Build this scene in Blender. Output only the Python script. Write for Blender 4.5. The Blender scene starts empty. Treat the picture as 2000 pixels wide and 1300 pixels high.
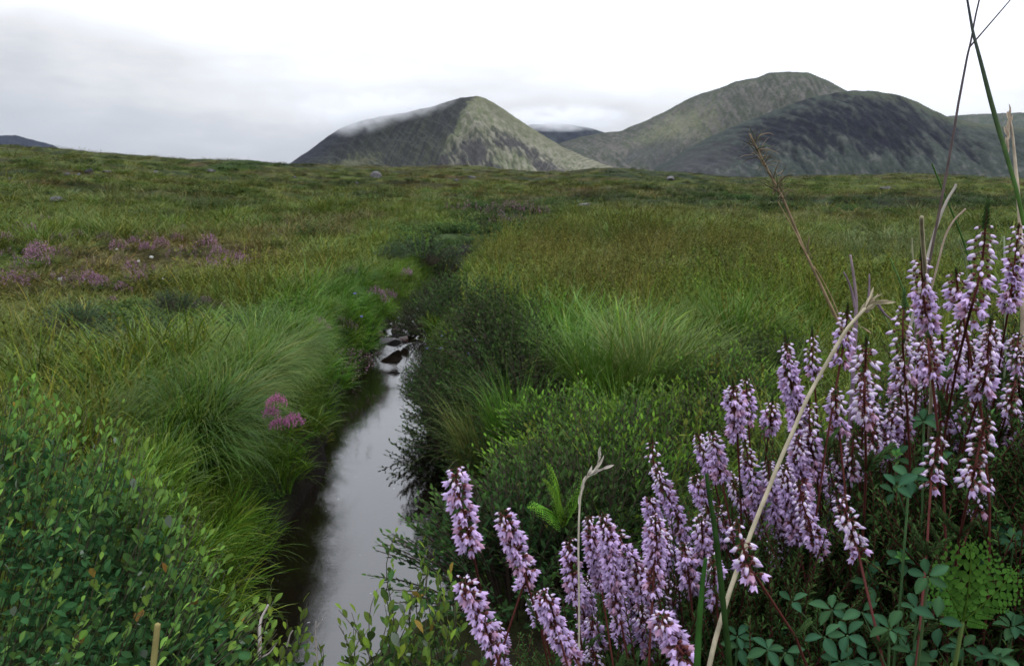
import bpy, math, random
import numpy as np
from mathutils import Vector, Matrix, Euler
CLOUDS = True
HAZE = True

# ------------------------------------------------------------------ camera, sky, sun, exposure
F = 1570.0                       # focal length in pixels of a 2000 px wide frame
PITCH = math.radians(10.1)
CAMZ = 1.35
sc = bpy.context.scene
cam_d = bpy.data.cameras.new('camera')
cam_d.sensor_width = 36.0
cam_d.lens = 36.0 * F / 2000.0
cam_d.clip_start = 0.02
cam_d.clip_end = 40000.0
cam_d.dof.use_dof = True
cam_d.dof.focus_distance = 0.62
cam_d.dof.aperture_fstop = 36.0
cam = bpy.data.objects.new('camera', cam_d)
cam.location = (0, 0, CAMZ)
cam.rotation_euler = (math.pi / 2 - PITCH, 0, 0)
sc.collection.objects.link(cam)
sc.camera = cam

SUN_EL, SUN_AZ = math.radians(48), math.radians(118)      # azimuth from +Y towards +X
world = bpy.data.worlds.new('World')
sc.world = world
world.use_nodes = True
nt = world.node_tree
nt.nodes.clear()
N = nt.nodes.new
L = nt.links.new


def mathn(tree, op, a, b=None, clamp=False):
    n = tree.nodes.new('ShaderNodeMath')
    n.operation = op
    n.use_clamp = clamp
    for i, v in enumerate((a, b)):
        if v is None:
            continue
        if isinstance(v, (int, float)):
            n.inputs[i].default_value = v
        else:
            tree.links.new(v, n.inputs[i])
    return n.outputs[0]


def mixc(tree, fac, a, b, blend='MIX'):
    n = tree.nodes.new('ShaderNodeMix')
    n.data_type = 'RGBA'
    n.blend_type = blend
    for sock, v in ((n.inputs[0], fac), (n.inputs[6], a), (n.inputs[7], b)):
        if isinstance(v, (int, float)):
            sock.default_value = v
        elif isinstance(v, (tuple, list)):
            sock.default_value = (v[0], v[1], v[2], 1)
        else:
            tree.links.new(v, sock)
    return n.outputs[2]


def ramp(tree, fac, stops):
    n = tree.nodes.new('ShaderNodeValToRGB')
    el = n.color_ramp.elements
    while len(el) < len(stops):
        el.new(0.5)
    for e, (p, c) in zip(el, stops):
        e.position = p
        e.color = (c[0], c[1], c[2], 1) if isinstance(c, (tuple, list)) else (c, c, c, 1)
    tree.links.new(fac, n.inputs[0])
    return n.outputs[0]


sky = N('ShaderNodeTexSky')
sky.sky_type = 'NISHITA'
sky.sun_disc = False
sky.sun_elevation = SUN_EL
sky.sun_rotation = SUN_AZ
sky.air_density = 1.0
sky.dust_density = 3.0
tc = N('ShaderNodeTexCoord')
sep = N('ShaderNodeSeparateXYZ')
L(tc.outputs['Generated'], sep.inputs[0])
mp = N('ShaderNodeMapping')
mp.inputs['Scale'].default_value = (1.0, 1.0, 3.2)
L(tc.outputs['Generated'], mp.inputs[0])
cn = N('ShaderNodeTexNoise')
cn.inputs['Scale'].default_value = 2.6
cn.inputs['Detail'].default_value = 7
cn.inputs['Roughness'].default_value = 0.5
cn.inputs['Distortion'].default_value = 0.25
L(mp.outputs[0], cn.inputs['Vector'])
cn2 = N('ShaderNodeTexNoise')
cn2.inputs['Scale'].default_value = 7.5
cn2.inputs['Detail'].default_value = 8
L(mp.outputs[0], cn2.inputs['Vector'])
# the overcast layer: thinner and brighter overhead, greyer low down on the left
v = mathn(nt, 'MULTIPLY', mathn(nt, 'SUBTRACT', sep.outputs['Z'], 0.095), 15.0)
v = mathn(nt, 'ADD', v, mathn(nt, 'MULTIPLY', mathn(nt, 'ADD', sep.outputs['X'], 0.10), 1.5))
v = mathn(nt, 'ADD', v, mathn(nt, 'MULTIPLY', mathn(nt, 'SUBTRACT', cn.outputs['Fac'], 0.5), 2.4))
v = mathn(nt, 'ADD', v, mathn(nt, 'MULTIPLY', mathn(nt, 'SUBTRACT', cn2.outputs['Fac'], 0.5), 1.7))
v = mathn(nt, 'ADD', mathn(nt, 'MULTIPLY', v, 0.42), 0.55, True)
K = 10.0    # the background strength is 0.1
cloud = ramp(nt, v, [(0.0, (0.068 * K, 0.0715 * K, 0.078 * K)), (0.3, (0.077 * K, 0.080 * K, 0.086 * K)),
                     (0.55, (0.09 * K, 0.091 * K, 0.094 * K)), (1.0, (0.095 * K, 0.099 * K, 0.108 * K))])
zen = mathn(nt, 'ADD', mathn(nt, 'MULTIPLY', mathn(nt, 'MULTIPLY', sep.outputs['Z'], 1.0, True), 2.2), 1.30)
gain = mathn(nt, 'ADD', mathn(nt, 'MULTIPLY', mathn(nt, 'SUBTRACT', zen, 1.0), mathn(nt, 'POWER', v, 2.0)), 1.0)
gv = N('ShaderNodeVectorMath')
gv.operation = 'SCALE'
L(cloud, gv.inputs[0])
L(mathn(nt, 'MULTIPLY', gain, K), gv.inputs['Scale'])
bg = N('ShaderNodeBackground')
bg.inputs['Strength'].default_value = 0.1
L(mixc(nt, 0.94, sky.outputs[0], gv.outputs[0]), bg.inputs['Color'])
wo = N('ShaderNodeOutputWorld')
L(bg.outputs[0], wo.inputs[0])

sun_d = bpy.data.lights.new('sun', 'SUN')
sun_d.energy = 1.2
sun_d.angle = math.radians(14)
sun_d.color = (1.0, 0.96, 0.9)
sun = bpy.data.objects.new('sun', sun_d)
sd = Vector((math.sin(SUN_AZ) * math.cos(SUN_EL), math.cos(SUN_AZ) * math.cos(SUN_EL), math.sin(SUN_EL)))
sun.rotation_euler = sd.to_track_quat('Z', 'Y').to_euler()
sun.location = sd * 50
sc.collection.objects.link(sun)

vs = sc.view_settings
sc.display_settings.display_device = 'sRGB'
vs.view_transform = 'Standard'
vs.look = 'None'
vs.exposure = -0.3
vs.gamma = 1.0
vs.use_curve_mapping = False
sc.cycles.use_denoising = True
sc.cycles.max_bounces = 4
sc.cycles.diffuse_bounces = 1
sc.cycles.glossy_bounces = 3
sc.cycles.transmission_bounces = 3
sc.cycles.volume_bounces = 2
sc.cycles.caustics_reflective = False
sc.cycles.caustics_refractive = False

# ------------------------------------------------------------------ helpers
rng = np.random.default_rng(7)
random.seed(7)
COL = sc.collection


def sstep(a, b, x):
    t = np.clip((x - a) / (b - a), 0, 1)
    return t * t * (3 - 2 * t)


_perm = np.random.default_rng(11).permutation(4096)
_grad = np.random.default_rng(12).random((4096, 2)) * 2 - 1
_grad /= np.linalg.norm(_grad, axis=1)[:, None]


def perlin(x, y):
    xi = np.floor(x).astype(np.int64)
    yi = np.floor(y).astype(np.int64)
    fx = x - xi
    fy = y - yi
    u = fx * fx * fx * (fx * (fx * 6 - 15) + 10)
    w = fy * fy * fy * (fy * (fy * 6 - 15) + 10)

    def g(ix, iy, dx, dy):
        h = _perm[(_perm[ix & 4095] + iy) & 4095]
        return _grad[h, 0] * dx + _grad[h, 1] * dy
    a = g(xi, yi, fx, fy)
    b = g(xi + 1, yi, fx - 1, fy)
    c = g(xi, yi + 1, fx, fy - 1)
    d = g(xi + 1, yi + 1, fx - 1, fy - 1)
    return ((a * (1 - u) + b * u) * (1 - w) + (c * (1 - u) + d * u) * w) * 1.5


def fbm(x, y, o=4, gain=0.5, lac=2.03):
    s = 0
    a = 1.0
    for i in range(o):
        s = s + a * perlin(x + 17.3 * i, y - 9.1 * i)
        x = x * lac
        y = y * lac
        a *= gain
    return s


CP, SP = math.cos(PITCH), math.sin(PITCH)


def ray(px, py):
    u = (px - 1000.0) / F
    w = (650.0 - py) / F
    return np.array([u, CP + w * SP, -SP + w * CP])


def at(px, py, d):
    """World point seen at a pixel of the photograph, d metres in front of the lens plane."""
    return Vector(ray(px, py) * d) + Vector((0, 0, CAMZ))


def on_plane(px, py, z):
    r = ray(px, py)
    return r * ((z - CAMZ) / r[2]) + np.array([0, 0, CAMZ])


def mesh_from(name, V, faces, mat=None, smooth=True, cols=None, mats=None, fmat=None, attr='tint'):
    """V (n,3); faces: one (m,k) int array or a list of such arrays."""
    me = bpy.data.meshes.new(name)
    V = np.asarray(V, dtype=np.float32)
    if not isinstance(faces, list):
        faces = [faces]
    faces = [np.asarray(f, dtype=np.int32) for f in faces if len(f)]
    nl = sum(f.size for f in faces)
    nf = sum(len(f) for f in faces)
    me.vertices.add(len(V))
    me.vertices.foreach_set('co', V.ravel())
    me.loops.add(nl)
    me.loops.foreach_set('vertex_index', np.concatenate([f.ravel() for f in faces]))
    me.polygons.add(nf)
    tot = np.concatenate([np.full(len(f), f.shape[1], dtype=np.int32) for f in faces])
    st = np.concatenate([[0], np.cumsum(tot)[:-1]]).astype(np.int32)
    me.polygons.foreach_set('loop_start', st)
    me.polygons.foreach_set('loop_total', tot)
    me.polygons.foreach_set('use_smooth', np.full(nf, smooth, dtype=bool))
    if fmat is not None:
        me.polygons.foreach_set('material_index', np.asarray(fmat, dtype=np.int32))
    if cols is not None:
        c = np.ones((len(V), 4), dtype=np.float32)
        c[:, :3] = cols
        a = me.color_attributes.new(attr, 'FLOAT_COLOR', 'POINT')
        a.data.foreach_set('color', c.ravel())
    me.update(calc_edges=True)
    for m in (mats or ([mat] if mat else [])):
        me.materials.append(m)
    return me


def link(name, me, parent=None, loc=None, rot=None, scale=None):
    o = bpy.data.objects.new(name, me)
    COL.objects.link(o)
    if parent is not None:
        o.parent = parent
    if loc is not None:
        o.location = loc
    if rot is not None:
        o.rotation_euler = rot
    if scale is not None:
        o.scale = scale if hasattr(scale, '__len__') else (scale,) * 3
    return o


def tag(o, label=None, cat=None, group=None, kind=None):
    for k, val in (('label', label), ('category', cat), ('group', group), ('kind', kind)):
        if val:
            o[k] = val
    return o


def thing(name, label, cat, loc=(0, 0, 0), group=None, rotz=0.0):
    o = link(name, None, None, loc, (0, 0, rotz))
    o.empty_display_size = 0.1
    return tag(o, label, cat, group)


def part_at(name, me, parent, M):
    """A child whose matrix is given in the parent's space."""
    o = bpy.data.objects.new(name, me)
    COL.objects.link(o)
    o.parent = parent
    o.matrix_basis = M
    return o


class Geo:
    """Collects pieces into one mesh."""

    def __init__(self):
        self.V, self.F, self.C, self.M, self.n = [], [], [], [], 0

    def add(self, V, F, col=None, m=0):
        V = np.asarray(V, dtype=np.float64)
        self.V.append(V)
        for f in (F if isinstance(F, list) else [F]):
            f = np.asarray(f)
            if len(f):
                self.F.append(f + self.n)
                self.M.append(np.full(len(f), m))
        if col is None:
            col = (1, 1, 1)
        c = np.asarray(col, dtype=np.float64)
        self.C.append(np.broadcast_to(c, (len(V), 3)) if c.ndim == 1 else c)
        self.n += len(V)
        return self

    def mesh(self, name, mats, smooth=True):
        mats = mats if isinstance(mats, list) else [mats]
        return mesh_from(name, np.concatenate(self.V), self.F, smooth=smooth, cols=np.concatenate(self.C),
                         mats=mats, fmat=np.concatenate(self.M))


def tube(P, R, sides=5, cap=True):
    P = np.asarray(P, dtype=np.float64)
    n = len(P)
    R = np.broadcast_to(np.asarray(R, dtype=np.float64), (n,))
    T = np.gradient(P, axis=0)
    T /= np.linalg.norm(T, axis=1)[:, None] + 1e-12
    ref = np.array([0.31, 0.87, 0.12])
    A = np.cross(T, ref)
    A /= np.linalg.norm(A, axis=1)[:, None] + 1e-12
    B = np.cross(T, A)
    th = np.arange(sides) * 2 * math.pi / sides
    V = (P[:, None, :] + R[:, None, None] * (np.cos(th)[None, :, None] * A[:, None, :] + np.sin(th)[None, :, None] * B[:, None, :])).reshape(-1, 3)
    i = np.arange(n - 1)[:, None] * sides
    j = np.arange(sides)[None, :]
    k = (j + 1) % sides
    Fq = np.stack([i + j, i + k, i + sides + k, i + sides + j], axis=-1).reshape(-1, 4)
    out = [Fq]
    if cap:
        V = np.vstack([V, P[-1] + T[-1] * R[-1] * 0.6])
        t = np.arange(sides)
        out.append(np.stack([(n - 1) * sides + t, (n - 1) * sides + (t + 1) % sides, np.full(sides, n * sides)], axis=-1))
    return V, out


def bez(a, b, c, n=8):
    a, b, c = (np.asarray(q, dtype=float) for q in (a, b, c))
    t = np.linspace(0, 1, n)[:, None]
    return (1 - t) ** 2 * a + 2 * t * (1 - t) * b + t * t * c


def polyline(pts, n=20):
    """Smooth resampling (Catmull-Rom) through given points."""
    P = np.asarray(pts, dtype=float)
    Q = np.vstack([2 * P[0] - P[1], P, 2 * P[-1] - P[-2]])
    out = []
    m = len(P) - 1
    for s in np.linspace(0, m - 1e-6, n):
        i = int(s)
        t = s - i
        p0, p1, p2, p3 = Q[i], Q[i + 1], Q[i + 2], Q[i + 3]
        out.append(0.5 * ((2 * p1) + (-p0 + p2) * t + (2 * p0 - 5 * p1 + 4 * p2 - p3) * t * t + (-p0 + 3 * p1 - 3 * p2 + p3) * t ** 3))
    return np.array(out)


def frames(direction, up=(0, 0, 1), roll=None):
    """Rotation matrices (n,3,3) whose columns are side, direction, normal."""
    D = np.asarray(direction, dtype=float)
    D = D / (np.linalg.norm(D, axis=1)[:, None] + 1e-12)
    U = np.broadcast_to(np.asarray(up, dtype=float), D.shape)
    S = np.cross(D, U)
    bad = np.linalg.norm(S, axis=1) < 1e-3
    S[bad] = (1, 0, 0)
    S /= np.linalg.norm(S, axis=1)[:, None]
    W = np.cross(S, D)
    if roll is not None:
        c, s = np.cos(roll)[:, None], np.sin(roll)[:, None]
        S, W = S * c + W * s, -S * s + W * c
    return np.stack([S, D, W], axis=2)


def scatter(tv, tf, pos, R, scale):
    """Copies of a template (tv, tf) merged: positions (n,3), frames (n,3,3), scales (n,) or (n,3)."""
    n = len(pos)
    s = np.asarray(scale, dtype=float)
    if s.ndim == 1:
        s = s[:, None]
    loc = tv[None, :, :] * s[:, None, :]
    V = np.einsum('nij,nkj->nki', R, loc) + pos[:, None, :]
    out = []
    for f in (tf if isinstance(tf, list) else [tf]):
        out.append((np.asarray(f)[None] + (np.arange(n) * len(tv))[:, None, None]).reshape(-1, np.asarray(f).shape[1]))
    return V.reshape(-1, 3), out


def mat4(R, p, s):
    M = Matrix.Identity(4)
    s = s if hasattr(s, '__len__') else (s, s, s)
    for i in range(3):
        for j in range(3):
            M[i][j] = float(R[i][j]) * float(s[j])
        M[i][3] = float(p[i])
    return M


# ------------------------------------------------------------------ materials
def new_mat(name):
    m = bpy.data.materials.new(name)
    m.use_nodes = True
    t = m.node_tree
    t.nodes.clear()
    out = t.nodes.new('ShaderNodeOutputMaterial')
    return m, t, out


def noise_tex(t, scale, detail=4, rough=0.5, vec=None, mscale=None, dist=0.0):
    n = t.nodes.new('ShaderNodeTexNoise')
    n.inputs['Scale'].default_value = scale
    n.inputs['Detail'].default_value = detail
    n.inputs['Roughness'].default_value = rough
    n.inputs['Distortion'].default_value = dist
    if vec is None:
        c = t.nodes.new('ShaderNodeTexCoord')
        vec = c.outputs['Object']
    if mscale is not None:
        mpn = t.nodes.new('ShaderNodeMapping')
        mpn.inputs['Scale'].default_value = mscale
        t.links.new(vec, mpn.inputs[0])
        vec = mpn.outputs[0]
    t.links.new(vec, n.inputs['Vector'])
    return n.outputs['Fac']


def attr_col(t, name='tint', kind='GEOMETRY'):
    a = t.nodes.new('ShaderNodeAttribute')
    a.attribute_type = kind
    a.attribute_name = name
    return a.outputs['Color']


def plant_mat(name, base=None, transl=0.3, gloss=0.05, rough=0.45, inst=False, var=0.35, objrand=True, noise=0.0, hue=0.0):
    """Thin plant matter: diffuse + light through the leaf + a waxy sheen. Mesh colours, instance colours and per-object variation."""
    m, t, out = new_mat(name)
    c = attr_col(t)
    if base is not None:
        c = mixc(t, 1.0, c, base, 'MULTIPLY')
    if inst:
        c = mixc(t, 1.0, c, attr_col(t, 'itint', 'INSTANCER'), 'MULTIPLY')
    if objrand:
        oi = t.nodes.new('ShaderNodeObjectInfo')
        val = mathn(t, 'ADD', mathn(t, 'MULTIPLY', oi.outputs['Random'], var), 1.0 - var * 0.5)
        h = t.nodes.new('ShaderNodeHueSaturation')
        t.links.new(val, h.inputs['Value'])
        if hue:
            t.links.new(mathn(t, 'ADD', mathn(t, 'MULTIPLY', oi.outputs['Random'], hue), 0.5 - hue / 2), h.inputs['Hue'])
        t.links.new(c, h.inputs['Color'])
        c = h.outputs[0]
    if noise:
        nf = noise_tex(t, noise, 3)
        c = mixc(t, 1.0, c, ramp(t, nf, [(0.3, 0.7), (0.7, 1.25)]), 'MULTIPLY')
    d = t.nodes.new('ShaderNodeBsdfDiffuse')
    t.links.new(c, d.inputs[0])
    tr = t.nodes.new('ShaderNodeBsdfTranslucent')
    t.links.new(c, tr.inputs[0])
    mx = t.nodes.new('ShaderNodeMixShader')
    mx.inputs[0].default_value = transl
    t.links.new(d.outputs[0], mx.inputs[1])
    t.links.new(tr.outputs[0], mx.inputs[2])
    last = mx.outputs[0]
    if gloss > 0:
        g = t.nodes.new('ShaderNodeBsdfGlossy')
        g.inputs['Roughness'].default_value = rough
        g.inputs['Color'].default_value = (1, 1, 1, 1)
        fr = t.nodes.new('ShaderNodeFresnel')
        fr.inputs[0].default_value = 1.4
        m2 = t.nodes.new('ShaderNodeMixShader')
        t.links.new(mathn(t, 'MULTIPLY', fr.outputs[0], gloss * 1.3), m2.inputs[0])
        t.links.new(last, m2.inputs[1])
        t.links.new(g.outputs[0], m2.inputs[2])
        last = m2.outputs[0]
    t.links.new(last, out.inputs['Surface'])
    return m


def solid_mat(name, base=None, rough=0.9, spec=0.3, noise=0.0, nlo=0.6, nhi=1.3, bump=0.0, bscale=20, attr=True):
    m, t, out = new_mat(name)
    p = t.nodes.new('ShaderNodeBsdfPrincipled')
    p.inputs['Roughness'].default_value = rough
    p.inputs['Specular IOR Level'].default_value = spec
    if attr:
        c = attr_col(t)
        if base is not None:
            c = mixc(t, 1.0, c, base, 'MULTIPLY')
    else:
        rgb = t.nodes.new('ShaderNodeRGB')
        rgb.outputs[0].default_value = (*base, 1)
        c = rgb.outputs[0]
    if noise:
        nf = noise_tex(t, noise, 6, 0.6)
        c = mixc(t, 1.0, c, ramp(t, nf, [(0.3, nlo), (0.7, nhi)]), 'MULTIPLY')
    t.links.new(c, p.inputs['Base Color'])
    if bump:
        b = t.nodes.new('ShaderNodeBump')
        b.inputs['Strength'].default_value = 1.0
        b.inputs['Distance'].default_value = bump
        t.links.new(noise_tex(t, bscale, 6, 0.6), b.inputs['Height'])
        t.links.new(b.outputs[0], p.inputs['Normal'])
    t.links.new(p.outputs[0], out.inputs['Surface'])
    return m


def describe(px, py, anchors, used, what):
    """A label from a thing's nearest landmark and the side of it the thing stands on; tries the next landmark if taken."""
    near = sorted(anchors, key=lambda a: (a[0] - px) ** 2 + ((a[1] - py) * 1.2) ** 2)
    for a in near[:5]:
        dx, dy = px - a[0], py - a[1]
        h = 'right of' if dx > 0 else 'left of'
        v = 'below' if dy > 0 else 'above'
        for side in ([h, v] if abs(dx) > abs(dy) else [v, h]):
            lab = '%s %s the %s' % (what, side, a[2])
            if lab not in used:
                used.add(lab)
                return lab
    return '%s near the %s' % (what, near[0][2])


# ------------------------------------------------------------------ terrain shape
def pix_az(px, py=340):
    r = ray(px, py)
    return math.atan2(r[0], r[1]), math.atan2(r[2], math.hypot(r[0], r[1]))


SKYL = [(-900, 285), (-300, 284), (0, 289), (60, 290), (120, 293), (200, 299), (300, 306), (380, 313), (470, 317), (560, 323), (700, 328), (860, 334),
        (1000, 337), (1100, 337), (1190, 334), (1300, 340), (1400, 347), (1500, 350), (1600, 347), (1700, 346), (1800, 344), (1900, 349), (2000, 352), (2300, 350), (2900, 350)]
_sa = np.array([pix_az(*p) for p in SKYL])
R_SKY = 180.0
# the stream's two edges, traced where the banks meet the water
EDGE = [(1300, 480, 950, 0), (1200, 495, 930, 0), (1100, 520, 905, 0), (1000, 585, 880, 0), (900, 640, 850, 0), (850, 652, 830, 0), (800, 664, 818, 0), (750, 684, 806, 0),
        (722, 708, 812, 0.02), (700, 722, 818, 0.06), (670, 738, 820, 0.12), (640, 760, 824, 0.16), (615, 785, 838, 0.18), (595, 812, 862, 0.2), (575, 835, 884, 0.2), (556, 850, 896, 0.2)]
_e = []
for py, l, r, z in EDGE:
    a, b = on_plane(l, py, z), on_plane(r, py, z)
    _e.append((a[1], a[0], b[0], z))
_e = [(-3.0, -3.2, -2.5, 0), (0.6, -2.2, -1.4, 0), (1.3, -1.35, -0.62, 0), (1.75, -0.85, -0.3, 0)] + _e + \
     [(12.6, -0.75, -0.45, 0.25), (13.6, -0.2, 0.1, 0.3), (15.0, 0.7, 1.0, 0.4)]
_e = np.array(_e)
_e[:, 1] -= 0.0 * np.clip((_e[:, 0] - 1.6) / 0.6, 0, 1) * np.clip((9.0 - _e[:, 0]) / 3.0, 0, 1)   # the bank is undercut: grass hangs over the edge
ey, exl, exr, ez = _e.T
CREEK_END = 15.0


def base_h(x, y):
    r = np.hypot(x, y)
    az = np.arctan2(x, y)
    te = np.tan(np.interp(az, _sa[:, 0], _sa[:, 1]))
    zs = CAMZ + R_SKY * te
    t = np.clip((r - 7.0) / (R_SKY - 7.0), 0, 1)
    z = 0.45 + (zs - 0.45) * t ** 1.06
    # beyond the skyline the moor drops a little and runs level to the hills
    z = np.where(r > R_SKY, zs - np.clip((r - R_SKY) * 0.02, 0, 4.0 + 0 * r), z)
    near = sstep(1.0, 4.0, r)
    z = z + near * 0.07 * fbm(x / 1.1, y / 1.1, 3)
    z = z + sstep(6, 20, r) * (1 - 0.5 * sstep(60, 150, r)) * 0.2 * fbm(x / 4.5 + 5, y / 3.4, 3)
    z = z + sstep(18, 50, r) * (1 - 0.6 * sstep(120, 175, r)) * 0.6 * fbm(x / 17.0, y / 11.0 + 3, 3)
    z = z + sstep(60, 110, r) * (1 - 0.75 * sstep(150, 180, r)) * 1.0 * fbm(x / 52.0 + 9, y / 30.0, 2)
    # left bank stands a little higher, the bank the camera is on rises to the right
    z = z + 0.10 * np.exp(-(((x + 1.35) / 0.75) ** 2 + ((y - 3.2) / 1.6) ** 2))
    z = z + 0.56 * np.exp(-(((x - 0.6) / 0.5) ** 2 + ((y - 0.4) / 0.6) ** 2))
    return z


def creek_d(x, y):
    yy = np.clip(y, ey[0], ey[-1])
    l = np.interp(yy, ey, exl)
    r = np.interp(yy, ey, exr)
    wz = np.interp(yy, ey, ez)
    d = np.maximum(l - x, x - r)
    d = np.maximum(d, y - CREEK_END)
    return d, wz


def H(x, y):
    x = np.asarray(x, dtype=float)
    y = np.asarray(y, dtype=float)
    z = base_h(x, y)
    d, wz = creek_d(x, y)
    d = d + 0.05 * fbm(x * 2.3, y * 2.3, 2)
    bed = wz - 0.16
    k = sstep(-0.10, 0.26, d)
    lower = bed + (z - bed) * k
    f = sstep(10.2, 12.0, y)       # further up the stream is only a shallow fold
    gully = z - 0.12 * (1 - sstep(-0.1, 0.5, d))
    return np.where(y < CREEK_END, lower * (1 - f) + gully * f, z)


def ground_at(px, py):
    r = ray(px, py)
    t = np.geomspace(1.2, 260.0, 1400)
    P = r[None] * t[:, None]
    P[:, 2] += CAMZ
    h = H(P[:, 0], P[:, 1])
    i = np.argmax(P[:, 2] < h)
    if P[i, 2] >= h[i]:
        i = len(t) - 1
    return np.array([P[i, 0], P[i, 1], h[i]])


# ------------------------------------------------------------------ vegetation colour over the ground
GREEN = np.array([0.072, 0.120, 0.014])
LUSH = np.array([0.056, 0.135, 0.013])
OLIVE = np.array([0.078, 0.102, 0.018])
BROWN = np.array([0.098, 0.074, 0.032])
RUST = np.array([0.112, 0.066, 0.034])
YELL = np.array([0.092, 0.128, 0.022])
GREY = np.array([0.062, 0.100, 0.048])
DARK = np.array([0.018, 0.032, 0.012])
ZONES = []        # (cx, cy, rx, ry, colour, weight)
for px, py, rx, ry, colr, w in [
        (1250, 505, 430, 32, BROWN * 0.9, 0.2), (1130, 520, 160, 30, YELL * 0.9 + BROWN * 0.25, 0.5), (1420, 560, 170, 35, BROWN * 0.9, 0.2), (1560, 470, 240, 22, OLIVE, 0.5), (1240, 590, 130, 30, BROWN, 0.3),
        (1520, 430, 300, 18, BROWN, 0.35), (1000, 425, 120, 14, DARK * 1.3, 0.9), (1650, 403, 60, 7, DARK, 0.9), (1750, 480, 200, 25, GREY, 0.5),
        (1200, 720, 190, 90, LUSH, 0.8), (1450, 640, 150, 60, LUSH, 0.7), (660, 640, 120, 110, LUSH, 0.85), (560, 560, 180, 40, YELL, 0.5),
        (300, 520, 260, 60, RUST, 0.55), (60, 560, 120, 50, RUST * 0.8 + YELL * 0.4, 0.6), (150, 640, 120, 50, OLIVE, 0.5), (280, 670, 220, 45, GREY, 0.6), (600, 460, 120, 16, BROWN * 0.7, 0.7),
        (900, 470, 170, 28, GREY, 0.6), (120, 430, 160, 18, OLIVE * 0.8 + GREY * 0.3, 0.5), (300, 375, 200, 14, DARK * 1.6, 0.35), (170, 379, 60, 7, DARK, 0.8),
        (480, 370, 300, 10, YELL, 0.4), (800, 372, 260, 8, OLIVE, 0.6), (700, 395, 200, 12, GREEN, 0.4), (1400, 385, 200, 10, YELL, 0.5), (1500, 408, 150, 6, DARK, 0.5),
        (500, 900, 220, 170, LUSH, 0.75), (60, 310, 120, 12, OLIVE * 1.1, 0.5), (470, 318, 60, 4, LUSH * 0.5, 0.9), (700, 388, 90, 7, DARK, 0.75), (1180, 385, 120, 6, DARK, 0.7), (450, 402, 120, 7, DARK, 0.65), (250, 404, 90, 6, BROWN * 0.5, 0.7), (1350, 372, 120, 5, DARK, 0.7),
        (860, 362, 120, 4, BROWN * 0.5, 0.7), (600, 357, 100, 4, DARK, 0.6), (1010, 442, 130, 12, DARK, 0.75), (1130, 468, 110, 9, LUSH * 0.6, 0.7), (650, 432, 110, 9, BROWN * 0.5, 0.75), (330, 430, 120, 8, DARK * 1.5, 0.6)]:
    c = ground_at(px, py)
    a, b = ground_at(px, max(py - ry, 352)), ground_at(px, py + ry)
    dist = math.hypot(c[0], c[1])
    ZONES.append((c[0], c[1], rx * dist / F, max(0.2, 0.5 * abs(math.hypot(a[0], a[1]) - math.hypot(b[0], b[1]))), np.asarray(colr), w))


def tint(x, y):
    x = np.asarray(x, dtype=float)
    y = np.asarray(y, dtype=float)
    r = np.hypot(x, y)
    n1 = fbm(x / 3.1 + 40, y / 2.2, 3)
    n2 = fbm(x / 14.0, y / 7.0 + 20, 3)
    n3 = fbm(x / 45.0 + 4, y / 16.0, 3)
    far = sstep(10, 35, r)
    c = GREEN[None] + 0 * x[..., None]

    def blend(c, col, w):
        w = np.clip(w, 0, 1)[..., None]
        return c * (1 - w) + np.asarray(col) * w
    c = blend(c, OLIVE, 0.3 + 0.55 * far)
    c = blend(c, BROWN, far * sstep(0.1, 0.7, n2) * 0.85)
    c = blend(c, BROWN * 0.8, sstep(60, 140, r) * 0.25)
    c = blend(c, YELL, far * sstep(0.1, 0.8, -n2 + 0.4 * n1) * 0.7)
    c = blend(c, BROWN * 0.55, far * sstep(0.2, 0.6, fbm(x / 8.0 + 70, y / 3.0, 3)) * 0.8)
    c = blend(c, DARK * 1.4, far * sstep(0.15, 0.6, n3 + 0.6 * n1) * 0.95)
    c = blend(c, YELL, (1 - far) * sstep(0.2, 0.8, n1) * 0.35)
    c = blend(c, BROWN, (1 - far) * sstep(0.2, 0.8, -n1) * 0.1)
    # zones painted where the photograph shows them, edges broken by the same noise
    for cx, cy, rx, ry, colr, w in ZONES:
        d = np.hypot((x - cx) / rx, (y - cy) / ry) + 0.45 * n1
        c = blend(c, colr, w * (1 - sstep(0.5, 1.15, d)))
    return c * (1 + 0.22 * fbm(x / 0.7, y / 0.7, 2))[..., None].clip(0.6, 1.5)
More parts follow.
